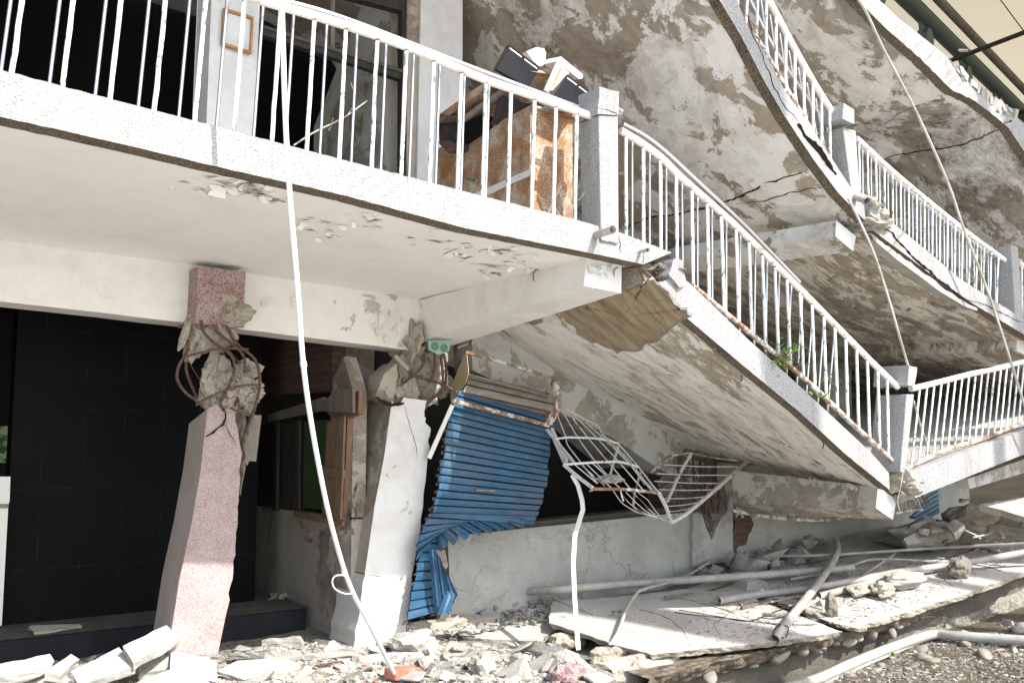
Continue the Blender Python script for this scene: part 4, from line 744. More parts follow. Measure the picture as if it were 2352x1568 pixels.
opentray('metal_box', 'black metal drawer tipped on top of the cabinet pile, larger of the two', [(1171, 103, 5.5), (1240, 155, 5.5), (1215, 202, 5.42), (1141, 160, 5.42)], (.03, .09, .03), 'bmetal', 'brmetal', slots=[(.04, .42), (.52, .95)])
opentray('metal_box', 'black metal drawer leaning beside the corner post', [(1303, 172, 5.3), (1352, 209, 5.3), (1330, 250, 5.22), (1271, 220, 5.22)], (.03, .09, .03), 'bmetal', 'brmetal', slots=[(.06, .5), (.6, .98)])
g = MB(); g.poly(P([(1210, 118), (1232, 109), (1250, 112), (1254, 124), (1253, 142), (1247, 151), (1238, 152), (1222, 136)], 5.6), (0, .1, 0)); g.poly(P([(1228, 119), (1236, 109), (1254, 121), (1253, 134), (1246, 138)], 5.72), (0, .12, 0))
g.build('metal_bracket', MT['enamel'], None, 'round white metal bracket poking up behind the larger black drawer', cat='bracket')
t = thing('metal_cover', 'white enamelled metal cover with rust spots, leaning upright behind the smaller black drawer', 'metal cover', onY(1290, 215, 5.35))
g = MB(); g.poly([onY(u, v, 5.36) for u, v in [(1288, 130), (1339, 172), (1338, 180), (1330, 182), (1281, 141)]], (0, .16, .03)); g.build('top', MT['enamel'], t)
g = MB(); g.poly([onY(u, v, 5.34) for u, v in [(1281, 141), (1298, 152), (1270, 220), (1252, 206)]], (0, .02, .0)); g.build('side', MT['enamel'], t)
g = MB(); g.poly([onY(u, v, 5.32) for u, v in [(1292, 151), (1308, 168), (1300, 175), (1278, 212), (1264, 208)]], (0, .02, 0)); g.build('rusty_flange', MT['cab'], t)
g = MB(); g.poly([onX(u, v, 3.9) for u, v in [(1010, 262), (1168, 150), (1180, 158), (1010, 280)]], (.35, 0, .03)); g.build('shelf_board', MT['cab'], None, 'long rusty sheet slanting up behind the railing bars', cat='metal sheet')
g = MB(); g.poly([onX(u, v, 3.93) for u, v in [(1060, 268), (1150, 205), (1152, 216), (1062, 280)]], (.03, 0, 0)); g.build('metal_strip', MT['slat'], None, 'pale metal strip below the slanting rusty sheet', cat='metal strip')
def tray2(label, px, X, dep, mat):
    a = [onX(u, v, X) for u, v in px]; g = MB(); g.poly(a, (dep, 0, 0)); return g.build('metal_box', MT[mat], None, label, cat='drawer', bevel=.006)
tray2('dark open drawer lying at the left end of the cabinet', [(1008, 270), (1030, 260), (1060, 290), (1056, 345), (1030, 350), (1010, 330)], 3.93, .3, 'brmetal')
tray2('dark brown drawer box in the middle of the cabinet pile', [(1058, 290), (1110, 262), (1120, 290), (1060, 330)], 3.95, .3, 'bmetal')
tray2('rusty brown drawer end standing upright on the cabinet', [(1148, 218), (1170, 226), (1150, 265), (1128, 286)], 3.95, .3, 'brmetal')
g = MB(); g.poly([onX(u, v, 3.9) for u, v in [(1005, 326), (1030, 322), (1062, 340), (1030, 352)]], (.02, 0, 0)); g.build('metal_flap', MT['rebar'], None, 'rusty rounded flap hanging at the cabinet end', cat='metal flap')
g = MB(); g.poly([onX(u, v, 3.9) for u, v in [(1012, 262), (1050, 266), (1042, 280), (1000, 284)]], (.2, 0, 0)); g.build('metal_flap', MT['rebar'], None, 'dark rounded flap at the lower end of the rusty sheet', cat='metal flap')
# picture frame
pf_ = [onY(u, v, 7.285) for u, v in [(511, 21), (580, 42), (575, 126), (506, 105)]]; cen = sum(pf_, Vector())/4
frm = thing('picture_frame', 'empty wooden picture frame hanging on the white upper pillar', 'picture frame', q(cen.x, cen.y, min(p.z for p in pf_)))
for i in range(4):
    a, b = pf_[i], pf_[(i+1) % 4]; ia, ib = lerp(a, cen, .13), lerp(b, cen, .13); g = MB(); g.poly([a, b, ib, ia], (0, -.03, 0)); g.build('rail', MT['pine'], frm)
g = MB(); g.poly([lerp(p, cen, .1) for p in pf_], (0, -.006, 0)); g.build('backing', MT['wallw'], frm)
# ---------------------------------------------------------------- blue roller shutter
sh = thing('roller_shutter', 'crumpled blue roller shutter hanging out of its broken housing', 'shutter', onY(1040, 1400, 7.2))
def rowpts(L, Rr): return L, Rr
rows = [((1052, 895), 7.05, (1266, 962), 7.02), ((1040, 935), 7.0, (1262, 986), 6.98), ((1028, 965), 6.98, (1261, 1000), 6.96), ((1021, 1010), 6.97, (1259, 1040), 6.95), ((1008, 1080), 6.95, (1254, 1105), 6.93), ((1000, 1140), 6.95, (1241, 1155), 6.93), ((990, 1178), 6.97, (1228, 1186), 6.95)]
# main curtain: slats with a bulge and a groove
LP = [onY(*a, ya) for a, ya, b, yb in rows]; RP = [onY(*b, yb) for a, ya, b, yb in rows]
NS = 17
def slats(LP, RP, NS, mat, bulge=.014, out=None, wob=.004, lab=None, par=sh, m2=None, seed=1, flare=0):
    Lf = arc_resample(LP, 601); Rf = arc_resample(RP, 601); rs = []; rd = random.Random(seed); tp = [0, .05, .13, .5, .88, .95]; prof = [-.7, .1, 1, 1.15, 1, .2]
    offs = [rd.uniform(-.01, .016)*flare for _ in range(NS+2)]
    for i in range(NS*6+1):
        k = i % 6; s = i//6; row = []; ti = min(600, int(600*(s+tp[k])/NS))
        for j in range(13):
            t = j/12; a = lerp(Lf[ti]-Vector((offs[s] if k else 0, 0, 0)), Rf[ti]+Vector((offs[s+1] if k else 0, 0, 0)), t)
            nn = Vector((.15, -1, .1)).normalized() if out is None else out
            row.append(a+nn*(prof[k]*bulge+wob*noise.noise(a*4)))
        rs.append(row)
    g = MB(); m_ = 13
    g.add([p for r_ in rs for p in r_], [(i*m_+k, i*m_+k+1, (i+1)*m_+k+1, (i+1)*m_+k) for i in range(NS*6) for k in range(12)], [2 if i % 6 in (5, 0) else 0 for i in range(NS*6) for k in range(12)])
    if flare:
        for r_ in rs[::6]:
            for e_ in (r_[0], r_[-1]):
                if rd.random() < .8: g.box(e_+Vector((rd.uniform(-.006, .006), -.004, rd.uniform(-.02, -.005))), (rd.uniform(.015, .03), .012, rd.uniform(.012, .03)), Matrix.Rotation(rd.uniform(-.4, .4), 3, 'Y'), 1)
    return g.build('curtain' if par is sh else 'slats', [MT[mat], MT['rebar'], MT['bgroove'] if mat != 'slat' else MT['brmetal']], par, lab)
slats(LP, RP, NS, 'blue', flare=1, lab='straight upper part of the curtain')
def fan(L, Rr, NS, seed, flare=1, bulge=.012, out=None, lab=None, mat='blue'): return slats([onY(u, v, y) for u, v, y in L], [onY(u, v, y) for u, v, y in Rr], NS, mat, bulge, out, .006, lab, sh, None, seed, flare)
fan([(990, 1168, 6.99), (978, 1195, 7.0), (968, 1215, 6.98), (958, 1250, 6.96), (950, 1290, 6.98)], [(1232, 1178, 6.97), (1222, 1205, 6.94), (1175, 1190, 7.0), (1110, 1170, 7.02), (1040, 1182, 7.03)], 6, 3, lab='folded edge of the curtain')
inn = arc_resample([onY(u, v, 7.06) for u, v in [(1110, 1160), (1075, 1164), (1035, 1176), (1008, 1198), (1000, 1232)]], 10); outp = arc_resample([onY(u, v, 6.96) for u, v in [(1226, 1192), (1180, 1206), (1130, 1212), (1075, 1222), (1035, 1240), (1010, 1270)]], 10)
for i in range(9):
    a, b, c, d = inn[i], inn[i+1], outp[i+1], outp[i]; ax = (d-a).normalized(); cc = c+ax*((d-c).dot(ax))*.75+Vector((0, -.012-.003*(i % 3), 0)); g = MB(); rs = []
    for k in range(7):
        t = k/6; l, r_ = lerp(a, d, t), lerp(b, cc, t)+Vector((0, -.02*t, 0)); rs.append([l, lerp(l, r_, .2)+Vector((0, -.016, .0)), lerp(l, r_, .45)+Vector((0, -.012, 0)), lerp(l, r_, .75)+Vector((0, -.022, 0)), r_])
    g.grid(rs, 0, False); g.build('slat', MT['blue'], sh)
fan([(990, 1185, 7.02), (968, 1250, 7.0), (950, 1330, 7.0), (940, 1390, 7.0), (934, 1425, 6.98)], [(1012, 1186, 7.1), (1014, 1215, 7.1), (1018, 1270, 7.1), (1020, 1330, 7.1), (1004, 1405, 7.0)], 11, 5, .4, lab='lower left part of the curtain trailing to the ground')
def blade(pts, w): return pts
for k, (a, b, c, d) in enumerate([((985, 1262), (1000, 1258), (1020, 1400), (998, 1408)), ((998, 1262), (1012, 1285), (1034, 1392), (1014, 1404)), ((1010, 1282), (1020, 1310), (1042, 1376), (1026, 1392)), ((1018, 1318), (1032, 1324), (1052, 1358), (1036, 1390)), ((1030, 1340), (1052, 1352), (1036, 1402), (1004, 1412))]):
    Y = 6.86-.02*k; A_, B_, C_, D_ = onY(*a, Y+.1), onY(*b, Y+.06), onY(*c, Y), onY(*d, Y+.06); g = MB(); rs = []
    for i in range(9):
        t = i/8; l, r_ = lerp(A_, D_, t), lerp(B_, C_, t); rs.append([l, lerp(l, r_, .25)+Vector((0, -.018, 0)), lerp(l, r_, .5)+Vector((0, -.012, 0)), lerp(l, r_, .78)+Vector((0, -.02, 0)), r_+Vector((0, .01, 0))])
    g.grid(rs, 0, False); g.build('slat', MT['blue'], sh, 'loose blue slat splayed out at the bottom' if k == 0 else None)
g = MB(); g.poly([onY(u, v, 7.0) for u, v in [(1000, 1262), (1022, 1262), (1030, 1300), (1010, 1320), (1004, 1290)]], (0, .01, 0)); g.build('torn_slat', MT['slat'], sh)
# housing
yl, yr = 7.02, 6.98
g = MB(); g.poly([onX(u, v, onY(1071, 806, yl).x) for u, v in [(1071, 806), (1076, 856), (1071, 876), (1046, 926), (1036, 931), (1033, 892)]], (.006, 0, 0)); g.build('end_plate', MT['tan'], sh)
XR = onY(1280, 870, yr).x
g = MB(); g.poly([onY(u, v, yr) for u, v in [(1279, 868), (1291, 912), (1287, 942), (1265, 984), (1254, 972), (1262, 952), (1275, 935), (1281, 912), (1272, 880)]], (0, .05, 0)); g.build('end_plate', MT['railr'], sh)
g = MB(); g.poly([onY(u, v, yr+.04) for u, v in [(1279, 870), (1281, 912), (1255, 945), (1258, 912)]], (0, .006, 0)); g.build('inner_plate', MT['slat'], sh)
def bar(a, b, w, mat, nm='bar', par=sh, lab=None):
    g = MB(); g.tube([a, b], w, 4, square=True); return g.build(nm, MT[mat], par, lab)
bar(onY(1069, 808, yl), onY(1282, 871, yr), .014, 'railr', 'frame_bar'); bar(onY(1040, 920, 6.93), onY(1260, 977, 6.9), .018, 'railr', 'frame_bar'); bar(onY(1074, 858, yl), onY(1284, 918, yr), .006, 'slat', 'frame_bar')
slats([onY(1075, 858, 7.15), onY(1070, 880, 7.05), onY(1058, 903, 7.03), onY(1050, 915, 7.1)], [onY(1275, 905, 7.12), onY(1274, 925, 7.02), onY(1268, 945, 7.0), onY(1262, 960, 7.08)], 4, 'slat', .02, lab='rolled up grimy end of the curtain')
bar(onY(1039, 930, 6.98), onY(985, 1052, 7.05), .02, 'enamel', 'guide_rail'); bar(onY(1265, 985, 6.98), onY(1300, 1062, 6.8), .022, 'grille', 'guide_rail')
g = MB(); hA, hB = onY(1093, 1125, 6.91), onY(1135, 1127, 6.91); g.tube([lerp(hA, hB, i/6)+Vector((0, -.012*math.sin(i/6*math.pi), 0)) for i in range(7)], .014, 8, flat=.6); g.build('pull_handle', MT['slat'], sh)
# ---------------------------------------------------------------- bent window grilles
gr = thing('window_grille', 'white window grille bent outward beside the blue shutter, a chunk of concrete lying on it', 'window grille', onY(1320, 1240, 6.6))
def gbar(px, r=.007, sq=False, par=gr, nm='bar', mat='grille', w=None):
    pts = [onY(u, v, y) for u, v, y in px]; pts = catmull(pts, 5) if len(pts) > 2 else pts; g = MB(); g.tube(pts, r, 6, square=sq); return g.build(nm, MT[mat], par)
def zz(x, y): return (918.7+x*.35155, 758+y*.35155)
def gz(px, r=.0055, sq=False, par=None, nm='bar', mat='grille'):
    pts = [onY(*zz(x, y), d) for x, y, d in px]; k = []
    for i, p in enumerate(pts):
        if 0 < i < len(pts)-1: k += [lerp(pts[i-1], p, .86), lerp(p, pts[i+1], .14)]
        else: k.append(p)
    g = MB(); g.tube(k, r, 6, square=sq); return g.build(nm, MT[mat], par or gr)
gz([(1010, 710, 6.8), (1100, 699, 6.75), (1290, 706, 6.7), (1430, 740, 6.72)], .010, True, nm='frame_rail'); gz([(1070, 877, 6.5), (1280, 862, 6.42), (1440, 858, 6.45), (1560, 895, 6.5)], .011, True, nm='frame_rail')
gz([(960, 650, 6.95), (1050, 760, 6.75), (1140, 870, 6.5)], .013, True, nm='frame_rail'); gz([(1070, 878, 6.5), (1160, 955, 6.35), (1262, 1032, 6.2)], .013, True, nm='frame_rail'); gz([(1262, 1036, 6.2), (1480, 1038, 6.2), (1692, 1062, 6.3)], .014, True, nm='frame_rail', mat='railr')
gz([(1690, 1060, 6.3), (1738, 1150, 6.35), (1775, 1256, 6.42)], .014, True, nm='frame_rail'); gz([(1240, 1050, 6.2), (1270, 1040, 6.2)], .009, mat='railr')
for px in ([(1030, 560, 7.0), (1085, 700, 6.8), (1090, 745, 6.75), (1180, 862, 6.5), (1290, 1000, 6.3)], [(1050, 510, 7.02), (1160, 700, 6.8), (1275, 858, 6.5), (1400, 1000, 6.3)], [(1075, 512, 7.03), (1230, 705, 6.8), (1362, 862, 6.5), (1500, 1030, 6.28)],
           [(1110, 530, 7.04), (1290, 706, 6.8), (1432, 862, 6.5), (1590, 1045, 6.3)], [(1180, 575, 7.05), (1350, 722, 6.8), (1495, 868, 6.52), (1650, 1052, 6.32)]): gz(px, .0058)
for px in ([(1140, 876, 6.49), (1290, 1002, 6.26)], [(1180, 874, 6.48), (1340, 1020, 6.24)], [(1215, 870, 6.46), (1380, 1030, 6.22)], [(1255, 866, 6.44), (1440, 1034, 6.22)]): gz(px, .0055, mat='railr' if px[0][0] == 1180 else 'grille')
gz([(1060, 505, 7.04), (1175, 565, 7.0), (1295, 625, 6.98), (1330, 695, 6.9), (1430, 745, 6.8), (1560, 895, 6.6), (1640, 1000, 6.4), (1690, 1060, 6.3)], .008, nm='frame_rail')
for k in range(4): gz([(1300+k*26, 690+k*12, 6.95), (1420+k*28, 790+k*20, 6.8), (1520+k*25, 900+k*26, 6.65), (1600+k*22, 1010+k*12, 6.4)], .004)
for k in range(5): gz([(1395+k*40, 1052+k*2, 6.34), (1450+k*42, 1130-k*6, 6.42), (1545+k*30, 1190-k*4, 6.46), (1690+k*6, 1225+k*2, 6.46), (1770, 1254, 6.44)], .004, mat='railr' if k % 2 else 'grille')
gz([(1570, 930, 6.6), (1530, 1080, 6.5), (1525, 1160, 6.48), (1560, 1190, 6.47)], .009, True, nm='frame_rail', mat='railr'); gz([(1425, 760, 6.75), (1400, 850, 6.7), (1370, 960, 6.6)], .009, True, nm='frame_rail')
gz([(1440, 1040, 6.18), (1450, 1085, 6.16), (1460, 1115, 6.16)], .007, mat='railr')
# hanging leg
g = MB(); lp = (lambda a, k: a)([onY(u, v, y) for u, v, y in [(1314, 1090, 6.42), (1328, 1115, 6.38), (1337, 1148, 6.34), (1339, 1170, 6.34), (1333, 1188, 6.33), (1321, 1228, 6.25), (1317, 1290, 6.1), (1320, 1370, 5.85), (1325, 1440, 5.55), (1328, 1487, 5.25)]], 4); g.tube(lp, .0175, 4, square=True); g.build('hanging_leg', MT['enamel'], gr, 'kinked square tube hanging down from the grille')
g = MB(); lump(g, onY(1402, 1106, 6.28)+Vector((0, 0, .02)), (.22, .2, .07), 77, n=3, amp=.3); g.build('concrete_chunk', MT['concl'], None, 'white chunk of concrete lying on the bent grille beside the shutter', cat='rubble')
gr2 = thing('window_grille', 'white basket shaped window grille crushed against the grey column', 'window grille', onY(1620, 1190, 6.9))
gz([(1772, 1256, 6.44), (1870, 1200, 6.5), (2050, 1050, 6.6), (2180, 935, 6.7), (2270, 858, 6.75)], .016, True, gr2, 'frame_rail'); gz([(1900, 808, 6.9), (1830, 930, 6.9), (1745, 1120, 6.8)], .013, True, gr2, 'frame_rail')
gz([(1640, 930, 6.95), (1750, 822, 6.98), (1900, 800, 6.95), (2050, 834, 6.9), (2260, 858, 6.77)], .009, True, gr2, 'frame_rail', 'railr')
for k, (x0, y0, x1, y1) in enumerate(((1715, 878, 2215, 892), (1680, 936, 2170, 946), (1662, 985, 2110, 1000), (1690, 1040, 2065, 1040), (1730, 1100, 2010, 1085), (1745, 1150, 1965, 1122), (1760, 1185, 1925, 1155), (1765, 1215, 1900, 1180), (1768, 1235, 1880, 1195))): gz([(x0, y0, 6.95), ((x0+x1)/2, (y0+y1)/2+6, 6.82), (x1, y1, 6.68)], .0055, par=gr2)
gr3 = thing('window_grille', 'rusty slatted grille squashed under the fallen beam', 'window grille', onY(1800, 1196, 6.9))
gbar([(1682, 1172, 6.95), (1760, 1186, 6.9), (1860, 1194, 6.9), (1940, 1190, 6.85), (2000, 1180, 6.8)], .018, True, gr3, 'frame_rail', 'railr')
for i in range(13): u = 1700+i*21; gbar([(u-6, 1160, 7.0), (u+6, 1188, 6.92)], .009, True, gr3, 'bar', 'railr')
gr4 = thing('window_grille', 'small rusty grille hanging below the broken joint at the right', 'window grille', onY(2090, 1170, 6.0))
for i in range(8): u = 2070+i*8; gbar([(u, 1125+i*2, 6.0), (u+12, 1168-i*1.0, 5.95)], .007, True, gr4, 'bar', 'railr')
gbar([(2058, 1178, 5.9), (2085, 1172, 5.9), (2118, 1170, 5.92)], .012, True, gr4, 'frame_rail', 'railr')
sh2 = thing('roller_shutter', 'small piece of faded blue shutter under the rising walkway at the right', 'shutter', onY(2120, 1200, 6.4))
slats([onY(2088, 1135, 6.4), onY(2100, 1208, 6.35)], [onY(2150, 1095, 6.5), onY(2156, 1178, 6.45)], 8, 'blue2', .014, par=sh2)
# ================================================================ GROUND
def SZ(x, y):
    """height of the broken paving"""
    f = interp(x, [(4.2, .02), (4.8, .03), (6, .04), (8, .10), (10, .34), (12, .42), (16, .5)]); b = interp(x, [(4.2, .12), (7.5, .32), (10.5, .56), (16, .7)])
    return lerp(f, b, max(-.05, min(1.3, (y-5.1)/2.2)))
def GZ(x, y):
    """height of the ground"""
    e = Vector((x, y, 0)); base = .035*noise.noise(e*1.7)+.018*noise.noise(e*5)
    lowmask = ss(4.3, 5.2, x-.25*(y-5)) * (1-ss(5.42, 5.6, y)); hi = lerp(.02, SZ(x, y)-.13, ss(4.4, 5.2, x))
    lo = lerp(-.02, interp(x, [(5, -.36), (6.6, -.34), (8.2, -.17), (10, -.06)]), lowmask); near = -.25*ss(5.0, 3.0, y)*(1-lowmask)
    t = ss(5.42, 5.65, y) if x > 4.5 else 1
    return lerp(lo, hi, t if x > 5.2 else lerp(1, t, ss(4.4, 5.2, x)))+near+base
def onG(u, v, fn=GZ, lift=0):
    d = ray(u, v); t = 2.0; prev = t
    while t < 40:
        p = CO+d*t
        if p.z <= fn(p.x, p.y)+lift: break
        prev = t; t += .15
    a, b = prev, t
    for _ in range(14):
        m_ = (a+b)/2; p = CO+d*m_
        if p.z <= fn(p.x, p.y)+lift: b = m_
        else: a = m_
    return CO+d*b
xs = [-600, -200, -60, -25, -14, -8] + [-6+i*.12 for i in range(180)] + [16, 19, 24, 40, 80, 250, 700]; ys = [-600, -200, -50, -15, -6, -2, 1, 2.2]+[3+i*.09 for i in range(86)]+[11, 13, 18, 40, 100, 300, 700]
g = MB(); g.grid([[Vector((x, y, GZ(x, y) if (-8 < x < 17 and 0 < y < 12) else -.2)) for x in xs] for y in ys], 0, True)
gm = g.build('ground', [MT['dust'], MT['dirt'], MT['bounce_plinth']], None, recenter=False, kind='structure'); me = gm.data
for p in me.polygons:
    c = p.center
    if c.y < 3.3 and c.x < 14: p.material_index = 2; continue  # unseen near ground made pale to bounce light up to the slabs
    if (c.x > 5.6 and c.y < 5.3) or c.x > 13 or c.x < -7: p.material_index = 1
# green lit poster in the dark at the left edge
po = MB(); po.poly([onY(u, v, 10.3) for u, v in [(-60, 978), (31, 978), (28, 1062), (-60, 1062)]], (0, .02, 0)); po.build('poster', MT['posterg'], None, 'pale green poster glimpsed in the dark at the left edge', cat='poster')
# far off-screen canopy columns give the stripes of shade
# ---------------------------------------------------------------- broken paving slabs
rs_ = random.Random(11)
def paving(px, label, th=.06, tilt=None, lift=.0, mat='pave', side='conc', name='paving_slab', step=.06, amp=.012, fn=None, cat='paving slab', group=None, zs=None):
    if zs:                                       # three (u,v,z) points fix the plane
        A_ = [onZ(u, v, z) for u, v, z in zs]; n = (A_[1]-A_[0]).cross(A_[2]-A_[0]).normalized(); pts = [onP(u, v, A_[0], n) for u, v in px]
    else: pts = [onG(u, v, fn or SZ, lift) for u, v in px]
    nrm = Vector((0, 0, 0)); c = sum(pts, Vector())/len(pts)
    for i in range(len(pts)): nrm += (pts[i]-c).cross(pts[(i+1) % len(pts)]-c)
    if nrm.z < 0: pts = pts[::-1]
    top = jag(pts, step, amp, rs_, seed=rs_.random()*50); g = MB(); n = len(top)
    c = sum(top, Vector())/n; low = [p+Vector((noise.noise(p*11)*.02, noise.noise(p*9+Vector((3, 3, 3)))*.02, -th*(1+.35*noise.noise(p*13))))+(c-p)*.03 for p in top]
    mid = [lerp(a, b, .5)+Vector((noise.noise(a*19)*.014, noise.noise(a*17)*.014, 0)) for a, b in zip(top, low)]
    vs = top+mid+low; fs = [tuple(range(n))]+[(i, i+n, (i+1) % n+n, (i+1) % n) for i in range(n)]+[(i+n, i+2*n, (i+1) % n+2*n, (i+1) % n+n) for i in range(n)]+[tuple(range(3*n-1, 2*n-1, -1))]
    g.add(vs, fs, [0]+[1]*(2*n+1)); return g.build(name, [MT[mat], MT[side]], None, label, cat=cat, group=group)
# large plates on the right
paving([(1261, 1423), (1262, 1430), (1331, 1451), (1400, 1476), (1498, 1503), (1569, 1494), (1702, 1482), (1830, 1465), (1936, 1450), (1800, 1400), (1700, 1362), (1569, 1352), (1450, 1366), (1351, 1376), (1270, 1371)], 'largest pale paving plate tilted over the drop, a bent leg of the grille hanging in front of it', .045, lift=.02, step=.05)
paving([(1916, 1431), (1962, 1441), (2069, 1409), (2202, 1369), (2352, 1311), (2450, 1262), (2352, 1245), (2240, 1262), (2150, 1290), (2050, 1310), (1900, 1345), (1780, 1378), (1850, 1405)], 'long curved paving plate strewn with pipes, its edge hanging over the gravel', .05, lift=.012, step=.06)
paving([(1569, 1354), (1700, 1364), (1800, 1376), (1900, 1344), (2050, 1308), (2150, 1288), (2240, 1258), (2200, 1220), (2050, 1208), (1900, 1232), (1780, 1290), (1640, 1330)], 'dusty paving plate between the pipes and the grey sill wall', .07, lift=.0, step=.08)
paving([(1053, 1455), (1062, 1462), (1130, 1468), (1245, 1472), (1250, 1462), (1295, 1438), (1265, 1420), (1348, 1410), (1245, 1383), (1190, 1398), (1120, 1428)], 'wide pale slab broken off in front of the white pillar', .05, zs=[(1053, 1455, .04), (1295, 1438, .07), (1245, 1383, .12)], step=.05, amp=.008)
paving([(1268, 1372), (1350, 1376), (1420, 1400), (1510, 1420), (1505, 1426), (1360, 1410)], 'narrow sloping slab behind the wide pale slab', .05, lift=.03)
paving([(905, 1440), (960, 1428), (1080, 1412), (1150, 1405), (1148, 1413), (1080, 1424), (930, 1452), (903, 1455)], 'long thin strip of paving lying at the foot of the blue shutter', .05, zs=[(905, 1440, .1), (1150, 1405, .14), (930, 1452, .09)], step=.05)
# slab on the far right
paving([(2248, 1158), (2352, 1140), (2450, 1130), (2450, 1200), (2352, 1186), (2300, 1170)], 'flat white slab propped on rubble at the right edge', .07, zs=[(2248, 1158, .95), (2450, 1130, 1.0), (2352, 1186, .85)], mat='pave')
paving([(2120, 1220), (2236, 1178), (2290, 1160), (2300, 1172), (2200, 1205), (2130, 1232)], 'narrow broken strip leaning below the flat white slab', .06, zs=[(2120, 1220, .62), (2290, 1160, .9), (2200, 1205, .65)])
paving([(2030, 1210), (2110, 1206), (2146, 1214), (2100, 1222), (2030, 1216)], 'small flat slab in the shade beside the fallen beam', .04, lift=.06)
paving([(1995, 1231), (2100, 1226), (2135, 1240), (2060, 1248)], 'thin dusty slab on the plate between fallen beam and roots', .03, lift=.05)
paving([(2210, 1228), (2222, 1226), (2300, 1252), (2296, 1268), (2205, 1240)], 'grey board shaped slab at the right end of the plate', .03, lift=.04)
# slabs at the lower left
SL = [([(282, 1483), (382, 1434.6), (413.5, 1460), (405, 1468), (305, 1519.6)], [(282, 1483, .30), (382, 1435, .36), (305, 1520, .22)], 'square slab propped against the foot of the red column'),
      ([(163, 1540), (273, 1485), (313, 1526), (182, 1575)], [(163, 1540, .16), (273, 1485, .27), (182, 1575, .10)], 'large square slab tilted toward the camera at the lower left'),
      ([(-30, 1528), (0, 1523), (115, 1501), (125, 1516), (60, 1545), (-30, 1560)], [(0, 1523, .2), (115, 1501, .24), (20, 1553, .12)], 'pale slab touching the left edge of the photo'),
      ([(105, 1540), (163, 1500), (183, 1513), (140, 1550)], [(105, 1540, .17), (163, 1500, .22), (140, 1550, .12)], 'small wedge of paving between two larger slabs at the lower left'),
      ([(392, 1496), (400, 1494), (497, 1516), (497, 1566), (390, 1538)], [(392, 1496, .19), (497, 1516, .14), (390, 1538, .12)], 'flat slab in front of the red column with a thin shadow across it'),
      ([(327, 1561), (390, 1536), (467, 1552), (495, 1580), (327, 1590)], [(327, 1561, .12), (390, 1536, .16), (467, 1552, .10)], 'bright slab cut by the bottom edge, below the red column'),
      ([(-20, 1566), (60, 1545), (150, 1549), (180, 1580), (-20, 1590)], [(0, 1566, .06), (60, 1545, .11), (180, 1580, .04)], 'slab at the lower left corner'),
      ([(313, 1512), (392, 1478), (400, 1500), (390, 1530), (320, 1548)], [(313, 1512, .15), (392, 1478, .22), (320, 1548, .08)], 'rough mortar bed showing between the slabs beside the column foot'),
      ([(497, 1540), (545, 1516), (620, 1512), (690, 1520), (640, 1545), (560, 1560)], [(497, 1540, .05), (620, 1512, .10), (560, 1560, .03)], 'pale slab lying right of the red column foot'),
      ([(640, 1548), (760, 1534), (905, 1545), (860, 1580), (640, 1590)], [(640, 1548, .0), (760, 1534, .03), (860, 1580, -.02)], 'smooth bright slab under the end of the white conduit'),
      ([(784, 1515), (860, 1500), (960, 1490), (975, 1502), (900, 1528), (800, 1530)], [(784, 1515, .03), (960, 1490, .06), (900, 1528, .02)], 'sunlit strip of paving in front of the white pillar')]
for px, zs, lab in SL: paving(px, lab, .05, zs=zs, side='concl', amp=.006, step=.07)
paving([(65, 1440), (72, 1435), (184, 1432), (188, 1436), (80, 1451)], 'single flat tile lying on the black step', .02, zs=[(65, 1440, .24), (188, 1436, .24), (80, 1451, .24)], amp=.003, cat='tile', name='tile')
# mixed broken slabs in the lower middle
ML = [([(1085, 1392+80), (1180, 1470), (1200, 1484), (1130, 1492)], .02), ([(1170, 1482), (1262, 1500), (1250, 1512), (1158, 1490)], .0), ([(1205, 1476), (1290, 1482), (1300, 1500), (1290, 1512), (1200, 1488)], .03), ([(1040, 1486), (1120, 1494), (1088, 1520), (1045, 1505)], .02),
      ([(980, 1500), (1100, 1512), (1080, 1530), (985, 1522)], 0), ([(1140, 1512), (1230, 1520), (1260, 1540), (1190, 1538)], -.03), ([(1240, 1528), (1320, 1538), (1290, 1556), (1220, 1550)], -.05), ([(1010, 1530), (1070, 1538), (1060, 1556), (1000, 1552)], 0),
      ([(700, 1502), (790, 1488), (850, 1494), (760, 1512)], .05), ([(520, 1500), (610, 1496), (650, 1502), (560, 1520)], .07), ([(600, 1470), (690, 1460), (700, 1474), (620, 1486)], .05), ([(880, 1520), (950, 1512), (1000, 1524), (900, 1540)], 0), ([(1110, 1548), (1210, 1552), (1190, 1572), (1100, 1570)], -.03), ([(1380, 1482), (1440, 1498), (1430, 1510), (1370, 1496)], -.05)]
for i, (px, z0) in enumerate(ML): paving(px, 'flat fragment of pale paving in the rubble at the bottom of the photo', .045, zs=[(*px[0], z0+.03), (*px[1], z0+.05), (*px[2], z0)], group='flat paving fragments in the lower middle rubble', amp=.01, step=.05, side='concl', mat='pave' if i % 3 else 'concl')
